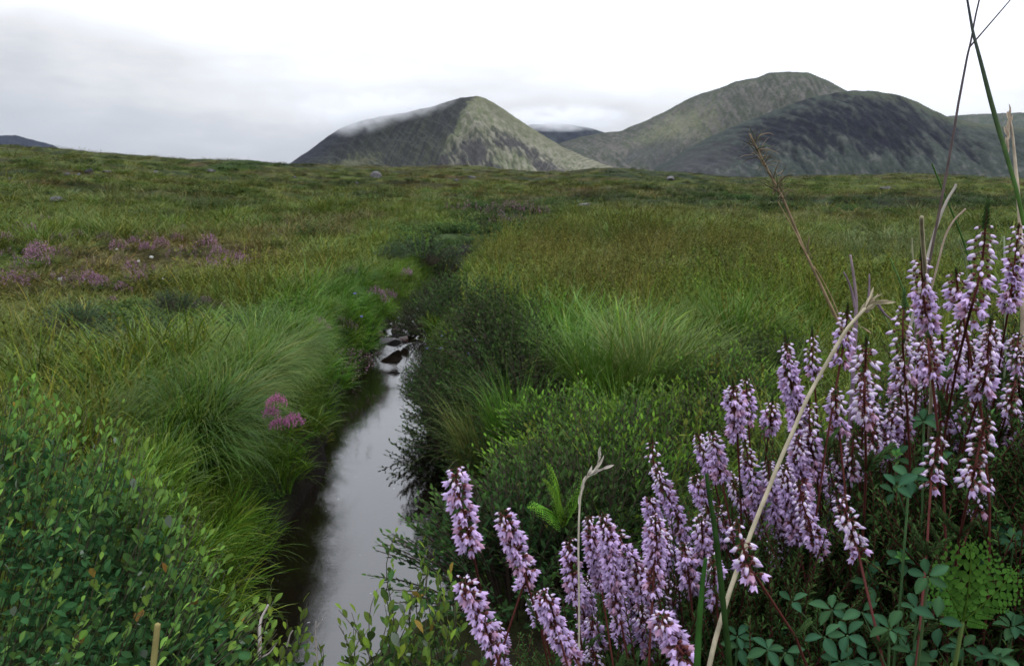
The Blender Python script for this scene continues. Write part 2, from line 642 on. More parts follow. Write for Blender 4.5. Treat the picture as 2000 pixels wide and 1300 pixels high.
# ------------------------------------------------------------------ the ground
def build_ground():
    # polar sheet, dense where it is near and in front, reaching far beyond the hills
    rr = np.concatenate([np.geomspace(0.25, 14, 210), np.geomspace(14, 190, 190)[1:], np.geomspace(190, 14000, 34)[1:]])
    th = np.concatenate([np.linspace(-180, -48, 34)[:-1], np.linspace(-48, 48, 440), np.linspace(48, 180, 34)[1:-1]])
    th = np.radians(th)
    RR, TH = np.meshgrid(rr, th, indexing='ij')
    X, Y = RR * np.sin(TH), RR * np.cos(TH)
    Z = H(X, Y)
    V = np.stack([X, Y, Z], -1).reshape(-1, 3)
    C = tint(X, Y).reshape(-1, 3) * 0.46
    d, wz = creek_d(X.ravel(), Y.ravel())
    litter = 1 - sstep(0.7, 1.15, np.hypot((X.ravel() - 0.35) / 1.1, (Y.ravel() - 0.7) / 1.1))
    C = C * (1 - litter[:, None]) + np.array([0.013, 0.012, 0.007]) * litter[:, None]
    peat = (1 - sstep(0.0, 0.22, d)) * (Y.ravel() < CREEK_END)
    C = C * (1 - peat[:, None]) + np.array([0.007, 0.005, 0.004]) * peat[:, None]
    nr, nth = RR.shape
    i = np.arange(nr - 1)[:, None] * nth
    j = np.arange(nth)[None, :]
    k = (j + 1) % nth
    Fq = np.stack([i + j, i + nth + j, i + nth + k, i + k], -1).reshape(-1, 4)
    V = np.vstack([V, [[0, 0, H(0.0, 0.0)]]])
    C = np.vstack([C, C[:1]])
    tri = np.stack([np.arange(nth), (np.arange(nth) + 1) % nth, np.full(nth, len(V) - 1)], -1)
    m, t, out = new_mat('moor_ground')
    p = t.nodes.new('ShaderNodeBsdfPrincipled')
    p.inputs['Roughness'].default_value = 1.0
    p.inputs['Specular IOR Level'].default_value = 0.1
    a = attr_col(t)
    n = noise_tex(t, 0.9, 9, 0.62, mscale=(1, 0.8, 1))
    n2 = noise_tex(t, 5.0, 8, 0.6)
    c = mixc(t, 1.0, a, ramp(t, n, [(0.32, (0.35, 0.42, 0.4)), (0.5, (0.95, 0.95, 0.95)), (0.7, (1.55, 1.4, 1.3))]), 'MULTIPLY')
    c = mixc(t, 1.0, c, ramp(t, n2, [(0.3, 0.55), (0.65, 1.3)]), 'MULTIPLY')
    t.links.new(c, p.inputs['Base Color'])
    b = t.nodes.new('ShaderNodeBump')
    b.inputs['Distance'].default_value = 0.25
    t.links.new(n, b.inputs['Height'])
    t.links.new(b.outputs[0], p.inputs['Normal'])
    t.links.new(p.outputs[0], out.inputs['Surface'])
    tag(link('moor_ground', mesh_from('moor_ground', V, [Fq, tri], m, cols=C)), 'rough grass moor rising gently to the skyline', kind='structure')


build_ground()


def build_water():
    ys = np.concatenate([np.linspace(0.2, 6.0, 60), np.linspace(6.0, 14.5, 220)[1:]])
    us = np.linspace(0, 1, 40)
    YY, UU = np.meshgrid(ys, us, indexing='ij')
    l = np.interp(YY, ey, exl) - 0.35
    r = np.interp(YY, ey, exr) + 0.35
    X = l + (r - l) * UU
    _, wz = creek_d(X, YY)
    rough = sstep(6.2, 6.9, YY) * (1 - sstep(8.6, 9.6, YY))
    Z = wz + rough * (0.022 * fbm(X * 9, YY * 3.2, 3) + 0.012 * fbm(X * 22, YY * 9, 2))
    V = np.stack([X, YY, Z], -1).reshape(-1, 3)
    n, mcols = YY.shape
    i = np.arange(n - 1)[:, None] * mcols
    j = np.arange(mcols - 1)[None, :]
    Fq = np.stack([i + j, i + j + 1, i + mcols + j + 1, i + mcols + j], -1).reshape(-1, 4)
    foam = sstep(0.25, 0.75, fbm(X * 7, YY * 4.5, 3)) * 0.7 * rough * (1 - 0.75 * sstep(7.0, 7.5, YY))
    C = np.repeat(foam.reshape(-1, 1), 3, 1)
    m, t, out = new_mat('stream_water')
    p = t.nodes.new('ShaderNodeBsdfPrincipled')
    p.inputs['Roughness'].default_value = 0.03
    p.inputs['IOR'].default_value = 1.55
    p.inputs['Specular IOR Level'].default_value = 0.85
    fo = attr_col(t)
    fine = noise_tex(t, 60, 4, mscale=(1, 0.45, 1))
    speck = noise_tex(t, 38, 2)
    ff = mixc(t, 1.0, fo, ramp(t, fine, [(0.52, 0.0), (0.62, 0.9)]), 'MULTIPLY')
    c = mixc(t, ff, (0.006, 0.0045, 0.003), (0.55, 0.56, 0.58))
    sp = ramp(t, speck, [(0.745, 0.0), (0.76, 0.45)])
    c = mixc(t, sp, c, (0.6, 0.6, 0.62))
    t.links.new(c, p.inputs['Base Color'])
    b = t.nodes.new('ShaderNodeBump')
    b.inputs['Distance'].default_value = 0.0035
    b.inputs['Strength'].default_value = 0.25
    t.links.new(noise_tex(t, 5.0, 4, 0.55, mscale=(1.5, 0.6, 1), dist=0.8), b.inputs['Height'])
    b2 = t.nodes.new('ShaderNodeBump')
    b2.inputs['Distance'].default_value = 0.0005
    b2.inputs['Strength'].default_value = 0.5
    t.links.new(noise_tex(t, 34.0, 3, 0.5, mscale=(1.0, 1.8, 1)), b2.inputs['Height'])
    t.links.new(b.outputs[0], b2.inputs['Normal'])
    t.links.new(b2.outputs[0], p.inputs['Normal'])
    t.links.new(p.outputs[0], out.inputs['Surface'])
    tag(link('stream_water', mesh_from('stream_water', V, Fq, m, cols=C)), 'dark peaty stream reflecting the grey sky', kind='structure')


build_water()


# ------------------------------------------------------------------ the hills
def hill_mat(name, scale, amp=1.0, bump=2.5):
    m, t, out = new_mat(name)
    p = t.nodes.new('ShaderNodeBsdfPrincipled')
    p.inputs['Roughness'].default_value = 1.0
    p.inputs['Specular IOR Level'].default_value = 0.05
    a = attr_col(t)
    n = noise_tex(t, scale, 12, 0.68)
    n2 = noise_tex(t, scale * 6, 8, 0.65)
    c = mixc(t, 1.0, a, ramp(t, n, [(0.33, 1 - 0.26 * amp), (0.52, 1.0), (0.7, 1 + 0.26 * amp)]), 'MULTIPLY')
    c = mixc(t, 1.0, c, ramp(t, n2, [(0.35, 1 - 0.3 * amp), (0.62, 1 + 0.26 * amp)]), 'MULTIPLY')
    t.links.new(c, p.inputs['Base Color'])
    b = t.nodes.new('ShaderNodeBump')
    b.inputs['Distance'].default_value = bump
    t.links.new(n2, b.inputs['Height'])
    t.links.new(b.outputs[0], p.inputs['Normal'])
    t.links.new(p.outputs[0], out.inputs['Surface'])
    return m


def hill(name, label, sil, dist, width, colour, nu, nv, mat, gul=0.05, kink=None, warp=0.0, back=0.6, seed=0.0, power=0.95, zbase=-6.0):
    """A hill as a parametric slope under its own ridge line: sil = [(px,py)] ridge, dist(px) its distance,
    width(px,t) how far the foot stands in front of the ridge. Real slopes, gullies and a back side."""
    sx = np.array([s[0] for s in sil], float)
    sy = np.array([s[1] for s in sil], float)
    px = np.linspace(sx[0], sx[-1], nu)
    # smooth the traced line a little, then roughen it
    py = np.interp(px, sx, sy)
    k = max(3, nu // 60)
    ker = np.hanning(k + 2)[1:-1]
    ker /= ker.sum()
    py = np.convolve(np.pad(py, k, mode='edge'), ker, 'same')[k:-k]
    py = py + 1.1 * fbm(px / 26.0 + seed, px * 0 + seed, 4)
    t = np.concatenate([np.linspace(0, 1, nv), 1 + np.linspace(0, 1, nv // 4)[1:]])
    PX, T = np.meshgrid(px, t, indexing='ij')
    u = (PX - 1000) / F
    w = (650 - py[:, None]) / F
    rx, ry, rz = u, CP + w * SP, -SP + w * CP
    horiz = np.hypot(rx, ry)
    az = np.arctan2(rx, ry)
    tanE = rz / horiz
    dr = dist(PX)
    zr = CAMZ + dr * tanE
    tf = np.minimum(T, 1.0)
    tb = np.maximum(T - 1.0, 0.0)
    W = width(PX, tf)
    d = dr - (1 - tf) * W + tb * W.mean() * back
    prof = tf ** power * (1 - tb) ** 1.2
    z = zbase + (zr - zbase) * prof
    env = np.sin(np.pi * np.clip(tf, 0, 1)) ** 0.7 * (tb == 0)
    g = fbm(PX / 34.0 + warp * T * 3 + seed, T * 3.0 + seed * 2, 5, 0.55)
    g2 = fbm(PX / 11.0 + warp * T * 5, T * 12.0 + seed, 4, 0.6)
    relief = (zr - zbase)
    z = z + relief * env * gul * (g + 0.13 * g2)
    X, Y = d * np.sin(az), d * np.cos(az)
    C = colour(PX, tf, g, g2)
    V = np.stack([X, Y, z], -1).reshape(-1, 3)
    n, mc = PX.shape
    i = np.arange(n - 1)[:, None] * mc
    j = np.arange(mc - 1)[None, :]
    Fq = np.stack([i + j, i + mc + j, i + mc + j + 1, i + j + 1], -1).reshape(-1, 4)
    o = link(name, mesh_from(name, V, Fq, mat, cols=C.reshape(-1, 3)))
    tag(o, label, kind='structure')
    return o


def lerp3(a, b, w):
    w = np.clip(w, 0, 1)[..., None]
    return np.asarray(a) * (1 - w) + np.asarray(b) * w


def blob(PX, T, cx, ct, rx, rt, n, edge=0.5):
    return 1 - sstep(1 - edge, 1 + edge, np.hypot((PX - cx) / rx, (T - ct) / rt) + 0.6 * n)


def hill_one():
    sil = [(520, 345), (560, 323), (600, 296), (640, 266), (662, 252), (690, 240), (740, 228), (790, 220), (840, 209), (872, 199), (900, 191),
           (930, 187), (946, 191), (975, 207), (1000, 225), (1050, 258), (1100, 288), (1150, 310), (1190, 324), (1230, 338), (1250, 345)]

    def dist(P):
        return 2600 + np.clip(930 - P, 0, 400) * 2.2 + np.clip(P - 930, 0, 400) * 0.6

    def width(P, t):
        pk = 838 + 92 * t
        left = np.clip(pk - P, 0, 400)
        right = np.clip(P - pk, 0, 400)
        return 560 + 420 * np.exp(-left / 75.0) * (left > 0) + 420 * np.exp(-right / 420.0) * (left <= 0)

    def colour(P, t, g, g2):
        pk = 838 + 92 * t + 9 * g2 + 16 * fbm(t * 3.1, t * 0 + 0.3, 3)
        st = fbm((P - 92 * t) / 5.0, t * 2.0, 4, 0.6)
        face = sstep(-5, 9, P - pk)  # darker left, paler right: vegetation plus sun and shade put into the colour
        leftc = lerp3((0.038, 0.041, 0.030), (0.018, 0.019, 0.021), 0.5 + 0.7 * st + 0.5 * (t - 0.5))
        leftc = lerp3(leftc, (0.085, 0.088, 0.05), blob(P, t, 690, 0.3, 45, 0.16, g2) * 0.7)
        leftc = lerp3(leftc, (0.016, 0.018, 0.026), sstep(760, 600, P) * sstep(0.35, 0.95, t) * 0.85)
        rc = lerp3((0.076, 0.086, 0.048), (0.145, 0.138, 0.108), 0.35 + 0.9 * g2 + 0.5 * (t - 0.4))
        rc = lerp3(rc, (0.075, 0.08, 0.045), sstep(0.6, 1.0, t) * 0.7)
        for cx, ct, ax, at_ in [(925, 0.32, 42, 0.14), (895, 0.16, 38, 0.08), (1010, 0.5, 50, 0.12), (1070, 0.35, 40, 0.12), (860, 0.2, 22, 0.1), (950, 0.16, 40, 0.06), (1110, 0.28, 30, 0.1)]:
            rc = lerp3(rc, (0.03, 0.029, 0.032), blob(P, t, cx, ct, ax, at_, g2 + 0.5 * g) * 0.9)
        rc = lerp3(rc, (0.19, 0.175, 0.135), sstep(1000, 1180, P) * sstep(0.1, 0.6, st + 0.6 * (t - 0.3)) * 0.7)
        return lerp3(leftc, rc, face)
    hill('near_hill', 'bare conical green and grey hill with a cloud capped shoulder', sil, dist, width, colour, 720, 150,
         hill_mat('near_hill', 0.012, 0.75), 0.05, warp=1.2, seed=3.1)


def hill_valley():
    sil = [(980, 262), (1010, 250), (1040, 243), (1080, 241), (1120, 244), (1150, 250), (1175, 257), (1210, 268), (1300, 300), (1340, 330)]
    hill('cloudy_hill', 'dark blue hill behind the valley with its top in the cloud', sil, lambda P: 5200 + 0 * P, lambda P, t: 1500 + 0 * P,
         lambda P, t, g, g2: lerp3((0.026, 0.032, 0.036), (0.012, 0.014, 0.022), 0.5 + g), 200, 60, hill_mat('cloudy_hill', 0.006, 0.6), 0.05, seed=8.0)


def hill_big():
    sil = [(960, 345), (1030, 308), (1080, 284), (1130, 268), (1165, 262), (1210, 256), (1250, 240), (1290, 221), (1340, 195), (1370, 182), (1400, 174), (1430, 161), (1462, 154), (1482, 150),
           (1500, 142), (1540, 140), (1580, 142), (1610, 154), (1648, 175), (1700, 200), (1800, 240), (1900, 275), (1950, 300)]

    def colour(P, t, g, g2):
        st = fbm((P + 130 * t) / 8.0, t * 2.2, 4, 0.6)
        c = lerp3((0.034, 0.040, 0.028), (0.080, 0.074, 0.066), 0.42 + 0.7 * st + 0.5 * g2)
        c = lerp3(c, (0.10, 0.105, 0.062), blob(P, t, 1320, 0.62, 70, 0.22, g2) * 0.6)
        c = lerp3(c, (0.034, 0.036, 0.036), blob(P, t, 1290, 0.38, 60, 0.16, g + g2) * 0.7)
        c = lerp3(c, (0.15, 0.155, 0.085), blob(P, t, 1215, 0.02, 110, 0.09, g2) * 0.8)
        c = lerp3(c, (0.045, 0.055, 0.035), sstep(0.9, 1.0, t) * 0.6)
        return c
    hill('long_mountain', 'long scree covered mountain with a rounded summit', sil, lambda P: 4300 + 0 * P, lambda P, t: 1700 - 500 * sstep(1200, 1500, P), colour, 620, 130,
         hill_mat('long_mountain', 0.008, 0.75), 0.042, warp=-1.2, seed=5.5)


def hill_dark():
    sil = [(1180, 352), (1262, 338), (1300, 316), (1340, 292), (1380, 270), (1430, 247), (1480, 228), (1530, 208), (1575, 193), (1620, 183), (1662, 177), (1710, 178), (1752, 185),
           (1790, 199), (1830, 219), (1862, 232), (1900, 240), (1980, 248), (2080, 262), (2250, 280), (2400, 300), (2500, 345)]

    def colour(P, t, g, g2):
        c = lerp3((0.019, 0.026, 0.021), (0.036, 0.041, 0.036), 0.4 + 0.6 * g2 + 0.4 * g)
        c = lerp3(c, (0.045, 0.052, 0.034), sstep(0.8, 1.0, t) * sstep(1560, 1750, P))
        dk = blob(P, t, 1650, 0.60, 230, 0.30, g + 0.5 * g2, 0.35)
        c = lerp3(c, (0.006, 0.0065, 0.011), dk * (0.95 - 0.35 * sstep(0.0, 0.6, g2)))
        c = lerp3(c, (0.034, 0.034, 0.036), blob(P, t, 1360, 0.35, 70, 0.4, g + g2) * 0.8)
        c = lerp3(c, (0.065, 0.065, 0.06), sstep(0.35, 0.8, g2 + 0.3 * g) * (1 - dk) * sstep(0.55, 0.2, t) * 0.7)
        c = lerp3(c, (0.04, 0.052, 0.032), sstep(0.12, 0.02, t) * 0.7)
        return c
    hill('dark_hill', 'dark heather covered hill in front of the long mountain', sil, lambda P: 3100 + 0 * P, lambda P, t: 1050 + 250 * sstep(1700, 2000, P), colour, 720, 140,
         hill_mat('dark_hill', 0.012, 0.8), 0.032, warp=2.2, seed=1.7)


def hill_right():
    sil = [(1780, 300), (1820, 240), (1850, 227), (1900, 223), (1960, 221), (2050, 219), (2200, 215), (2400, 230), (2500, 300)]
    hill('far_ridge', 'level grey green ridge closing the view beside the dark hill', sil, lambda P: 4600 + 0 * P, lambda P, t: 1500 + 0 * P,
         lambda P, t, g, g2: lerp3((0.040, 0.052, 0.040), (0.062, 0.066, 0.055), 0.5 + g2), 240, 60, hill_mat('far_ridge', 0.008, 0.6), 0.05, seed=4.0)


def hill_left():
    sil = [(-420, 300), (-300, 268), (-200, 250), (-90, 252), (-40, 262), (0, 265), (30, 264), (52, 270), (80, 277), (105, 284), (125, 294), (150, 306)]
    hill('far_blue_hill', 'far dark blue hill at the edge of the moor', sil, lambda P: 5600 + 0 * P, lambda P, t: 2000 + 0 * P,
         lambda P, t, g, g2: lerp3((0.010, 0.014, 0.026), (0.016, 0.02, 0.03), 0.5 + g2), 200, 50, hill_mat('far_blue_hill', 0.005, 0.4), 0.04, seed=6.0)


hill_one()
hill_valley()
hill_big()
hill_dark()
hill_right()
hill_left()


def cloud_bank(name, label, cx, cy, dist, wpx, hpx, depth, density, noise_scale, seed):
    """Low cloud: a closed body with a broken, soft volume inside it."""
    c = at(cx, cy, dist)
    me = bpy.data.meshes.new(name)
    import bmesh
    bm = bmesh.new()
    bmesh.ops.create_icosphere(bm, subdivisions=4, radius=1.0)
    bm.to_mesh(me)
    bm.free()
    o = link(name, me, None, c, None, (wpx / F * dist, depth, hpx / F * dist))
    m, t, out = new_mat(name)
    c0 = t.nodes.new('ShaderNodeTexCoord')
    ln = t.nodes.new('ShaderNodeVectorMath')
    ln.operation = 'LENGTH'
    t.links.new(c0.outputs['Object'], ln.inputs[0])
    fall = ramp(t, ln.outputs['Value'], [(0.15, 1.0), (0.98, 0.0)])
    n = noise_tex(t, noise_scale, 4, 0.55, mscale=(2.2, 1, 0.9), vec=c0.outputs['Object'])
    dn = mathn(t, 'MULTIPLY', fall, ramp(t, n, [(0.36, 0.0), (0.62, 1.0)]))
    pv = t.nodes.new('ShaderNodeVolumePrincipled')
    pv.inputs['Color'].default_value = (0.97, 0.98, 1.0, 1)
    t.links.new(mathn(t, 'MULTIPLY', dn, density), pv.inputs['Density'])
    t.links.new(pv.outputs[0], out.inputs['Volume'])
    me.materials.append(m)
    tag(o, label, kind='stuff')
    return o


def build_haze():
    me = bpy.data.meshes.new('haze')
    x0, x1, y0, y1, z0, z1 = -15000, 15000, -15000, 15000, -60.0, 1180.0
    V = [(x, y, z) for z in (z0, z1) for y in (y0, y1) for x in (x0, x1)]
    me.from_pydata(V, [], [(0, 2, 3, 1), (4, 5, 7, 6), (0, 1, 5, 4), (2, 6, 7, 3), (0, 4, 6, 2), (1, 3, 7, 5)])
    m, t, out = new_mat('haze')
    pv = t.nodes.new('ShaderNodeVolumePrincipled')
    pv.inputs['Color'].default_value = (0.72, 0.82, 1.0, 1)
    pv.inputs['Density'].default_value = 0.85e-5
    t.links.new(pv.outputs[0], out.inputs['Volume'])
    me.materials.append(m)
    tag(link('haze', me), 'thin blue air between the moor and the hills', kind='stuff')


if HAZE:
    build_haze()

if CLOUDS:
    cloud_bank('cloud', 'low cloud draped over the outer shoulder of the conical hill', 700, 224, 2820, 145, 46, 300, 0.012, 1.6, 1)
    cloud_bank('cloud', 'thin mist lying along the ridge below the conical summit', 800, 203, 2640, 125, 34, 260, 0.008, 1.8, 1)
    cloud_bank('cloud', 'low cloud resting on the dark blue hill behind the valley', 1100, 232, 4100, 150, 24, 500, 0.010, 2.0, 2)


# ------------------------------------------------------------------ plant pieces
M_GRASS = plant_mat('grass_blades', inst=True, transl=0.22, gloss=0.02, rough=0.4, var=0.4, hue=0.03)
M_TUSSOCK = plant_mat('tussock_blades', transl=0.22, gloss=0.02, rough=0.38, var=0.25, hue=0.02)
M_LEAF = plant_mat('shrub_leaves', transl=0.22, gloss=0.035, rough=0.4, var=0.5, hue=0.03)
M_TWIG = solid_mat('twig_bark', rough=0.8, noise=60)
M_HEATH = plant_mat('heather_needles', transl=0.2, gloss=0.03, rough=0.5, var=0.35)
M_PETAL = plant_mat('heather_petals', transl=0.4, gloss=0.03, rough=0.5, var=0.22, hue=0.02)
M_CALYX = plant_mat('heather_calyx', transl=0.1, gloss=0.05, rough=0.4, var=0.3)
M_STRAW = plant_mat('dry_stalk', transl=0.2, gloss=0.04, rough=0.45, var=0.1, noise=90)
M_STONE = solid_mat('stone', rough=0.85, noise=6, nlo=0.5, nhi=1.4, bump=0.01, bscale=12)
M_WETSTONE = solid_mat('wet_stone', rough=0.4, spec=0.5, noise=14, nlo=0.5, nhi=1.4, bump=0.006, bscale=25)
M_BLOOM = plant_mat('small_bloom', transl=0.3, gloss=0.0, var=0.2)


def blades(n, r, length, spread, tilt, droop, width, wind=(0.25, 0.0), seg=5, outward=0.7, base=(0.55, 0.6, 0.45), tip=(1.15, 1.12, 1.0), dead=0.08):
    """n curved grass blades in one array. Colours multiply the instance or object tint."""
    L_ = length * r.uniform(0.55, 1.15, n)
    rad = spread * np.sqrt(r.random(n))
    a0 = r.random(n) * 2 * math.pi
    bx, by = rad * np.cos(a0), rad * np.sin(a0)
    az = a0 + r.normal(0, 1.0, n) * (1 - outward) * 2.2
    t0 = np.abs(r.normal(tilt, tilt * 0.5, n)) + 0.25 * rad / max(spread, 1e-6) * outward
    k = droop * r.uniform(0.4, 1.4, n)
    s = np.linspace(0, 1, seg + 1)
    pts = np.zeros((n, seg + 1, 3))
    pts[:, 0, 0], pts[:, 0, 1] = bx, by
    for i in range(seg):
        sm = (s[i] + s[i + 1]) / 2
        th = t0 + k * sm ** 1.4
        dx = np.sin(th) * np.cos(az) + wind[0] * sm
        dy = np.sin(th) * np.sin(az) + wind[1] * sm
        dz = np.cos(th)
        nn = np.sqrt(dx * dx + dy * dy + dz * dz)
        step = L_ / seg / nn
        pts[:, i + 1, 0] = pts[:, i, 0] + dx * step
        pts[:, i + 1, 1] = pts[:, i, 1] + dy * step
        pts[:, i + 1, 2] = pts[:, i, 2] + dz * step
    wa = az + math.pi / 2 + r.normal(0, 0.5, n)
    side = np.stack([np.cos(wa), np.sin(wa), 0 * wa], -1)
    wv = width * r.uniform(0.6, 1.3, n)
    prof = np.array([0.7, 1.0, 1.0, 0.85, 0.6, 0.35, 0.2])[:seg]
    V = np.zeros((n, 2 * seg + 1, 3))
    for i in range(seg):
        V[:, 2 * i] = pts[:, i] - side * (wv * prof[i] / 2)[:, None]
        V[:, 2 * i + 1] = pts[:, i] + side * (wv * prof[i] / 2)[:, None]
    V[:, 2 * seg] = pts[:, seg]
    q = np.array([[2 * i, 2 * i + 1, 2 * i + 3, 2 * i + 2] for i in range(seg - 1)])
    tr = np.array([[2 * seg - 2, 2 * seg - 1, 2 * seg]])
    off = (np.arange(n) * (2 * seg + 1))[:, None, None]
    Fq = (q[None] + off).reshape(-1, 4)
    Ft = (tr[None] + off).reshape(-1, 3)
    sv = np.concatenate([np.repeat(s[:seg], 2), [1.0]])
    g = sv[None, :, None]
    var = r.uniform(0.7, 1.3, (n, 1, 1))
    C = (np.asarray(base) * (1 - g) + np.asarray(tip) * g) * var  # darker toward the root: shade low in the clump painted into the blades
    dd = (r.random(n) < dead)[:, None, None]
    C = np.where(dd, np.array([1.9, 1.25, 1.3]) * (0.7 + 0.5 * g) * var, C)
    return V.reshape(-1, 3), [Fq, Ft], C.reshape(-1, 3), pts


def leaf_template(l=1.0, w=0.45, fold=0.12, curl=0.12, obovate=0.0):
    """A folded, pointed leaf along +Y, midrib sunk; 8 triangles."""
    ys = np.array([0.0, 0.28, 0.62 + 0.1 * obovate, 1.0]) * l
    ws = np.array([0.04, 0.75 - 0.25 * obovate, 0.95, 0.0]) * w * 0.5
    V = [(0, 0, 0)]
    for y, ww in zip(ys[1:3], ws[1:3]):
        zc = -curl * (y / l) ** 2 * l
        V += [(-ww, y, zc + fold * ww * 2), (0, y, zc), (ww, y, zc + fold * ww * 2)]
    V += [(0, l, -curl * l)]
    Ft = [(0, 2, 1), (0, 3, 2), (4, 5, 7), (5, 6, 7)]
    Fq = [(1, 2, 5, 4), (2, 3, 6, 5)]
    return np.array(V, float), [np.array(Ft), np.array(Fq)]


def smooth_leaf(l=1.0, w=0.5, fold=0.1, curl=0.15, obovate=0.3, n=6, teeth=0.0):
    """A rounder leaf for close views."""
    t = np.linspace(0, 1, n + 1)
    c = 0.5 + 0.14 * obovate
    ww = np.sin(np.pi * t ** (math.log(0.5) / math.log(c))) ** 0.75 * w * 0.5
    ww[0], ww[-1] = 0.03 * w, 0.0
    V = []
    for i in range(n + 1):
        y = t[i] * l
        z = -curl * l * t[i] ** 2
        if i == n:
            V.append((0, y, z))
        else:
            V += [(-ww[i], y, z + fold * 2 * ww[i]), (0, y, z), (ww[i], y, z + fold * 2 * ww[i])]
    Fq, Ft = [], []
    for i in range(n - 1):
        a, b = 3 * i, 3 * i + 3
        Fq += [(a, a + 1, b + 1, b), (a + 1, a + 2, b + 2, b + 1)]
    a = 3 * (n - 1)
    Ft += [(a, a + 1, a + 3), (a + 1, a + 2, a + 3)]
    return np.array(V, float), [np.array(Fq), np.array(Ft)]


# hidden library of clumps for the scattered ground cover
LIB = bpy.data.collections.new('ground_cover_library')


def lib(i, V, Fc, C, mat=None):
    me = mesh_from('clump', V, Fc, mat or M_GRASS, cols=C)
    o = bpy.data.objects.new('clump_%02d' % i, me)
    LIB.objects.link(o)


def shrublet(r, n_stems, per, hgt, rad, leaf=0.016, lw=0.42, light=(1.5, 1.35, 1.0), dark=(0.75, 0.8, 0.85), updir=0.55, heads=0.0):
    """A cushion of leafy shoots; returns arrays and the leaf placements."""
    tv, tf = leaf_template(1.0, lw)
    a = r.random(n_stems) * 2 * math.pi
    q = np.sqrt(r.random(n_stems))
    tip = np.stack([rad * q * np.cos(a), rad * q * np.sin(a), hgt * (1 - 0.55 * q ** 2) * r.uniform(0.75, 1.12, n_stems)], -1)
    root = tip * np.array([0.25, 0.25, 0.0])
    s = np.linspace(0.42, 1.0, per)
    P = root[:, None] + (tip - root)[:, None] * s[None, :, None]
    P[:, :, 2] = tip[:, None, 2] * s[None, :] ** 0.8
    d = (tip - root)
    d = d / np.linalg.norm(d, axis=1)[:, None]
    n = n_stems * per
    ph = (np.arange(per) * 2.4)[None] + r.random(n_stems)[:, None] * 6.28
    out = np.stack([np.cos(ph), np.sin(ph), 0 * ph], -1)
    up = updir + 0.9 * (s[None, :, None] ** 4)
    dirs = out * 0.9 + np.stack([d] * per, 1) * up + r.normal(0, 0.15, (n_stems, per, 3))
    sc_ = leaf * r.uniform(0.7, 1.2, (n_stems, per)) * (1 - 0.25 * s[None] ** 6)
    P = P.reshape(-1, 3)
    dirs = dirs.reshape(-1, 3)
    R = frames(dirs, roll=r.normal(0, 0.5, n))
    V, Fc = scatter(tv, tf, P, R, sc_.ravel())
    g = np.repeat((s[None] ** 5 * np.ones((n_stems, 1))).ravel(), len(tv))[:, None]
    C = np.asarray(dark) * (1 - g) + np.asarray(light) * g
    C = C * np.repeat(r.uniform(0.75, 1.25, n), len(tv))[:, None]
    return V, Fc, C, (P, R, sc_.ravel(), g[::len(tv), 0], root, tip)


def build_library():
    r = np.random.default_rng(21)
    i = 0
    for k in range(4):                                    # 0-3 soft arching grass
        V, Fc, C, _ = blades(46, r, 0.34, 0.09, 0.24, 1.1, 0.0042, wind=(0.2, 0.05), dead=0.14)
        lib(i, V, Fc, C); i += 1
    for k in range(2):                                    # 4-5 upright sedge with brown seed heads
        g = Geo()
        V, Fc, C, pts = blades(26, r, 0.46, 0.10, 0.12, 0.35, 0.003, wind=(0.12, 0.0), tip=(1.2, 1.0, 0.9), dead=0.3)
        g.add(V, Fc, C)
        V, Fc, C, _ = blades(26, r, 0.24, 0.10, 0.25, 0.9, 0.0045)
        g.add(V, Fc, C)
        tv, tf = leaf_template(1.0, 0.45)
        tops = pts[:, -1][r.random(26) < 0.75]
        for q in range(6):
            pos = tops - np.array([0, 0, 0.011]) * q + r.normal(0, 0.003, tops.shape)
            dd = r.normal(0, 0.5, tops.shape) + np.array([0.2, 0, 1.0])
            V, Fc = scatter(tv, tf, pos, frames(dd), np.full(len(tops), 0.021))
            g.add(V, Fc, np.array([1.1, 0.9, 1.0]) * r.uniform(0.6, 1.2))
        me = g.mesh('clump', M_GRASS)
        o = bpy.data.objects.new('clump_%02d' % i, me)
        LIB.objects.link(o); i += 1
    for k in range(2):                                    # 6-7 short dense turf
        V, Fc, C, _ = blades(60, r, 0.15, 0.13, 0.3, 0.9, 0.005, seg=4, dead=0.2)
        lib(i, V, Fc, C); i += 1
    for k in range(2):                                    # 8-9 little leafy shrubs
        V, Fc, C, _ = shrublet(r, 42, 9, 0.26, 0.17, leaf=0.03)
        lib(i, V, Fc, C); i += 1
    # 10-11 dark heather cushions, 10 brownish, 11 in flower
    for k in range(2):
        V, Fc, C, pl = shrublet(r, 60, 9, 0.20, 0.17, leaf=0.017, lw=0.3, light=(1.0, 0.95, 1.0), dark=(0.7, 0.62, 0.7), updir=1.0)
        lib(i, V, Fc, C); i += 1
    return i


NLIB = build_library()


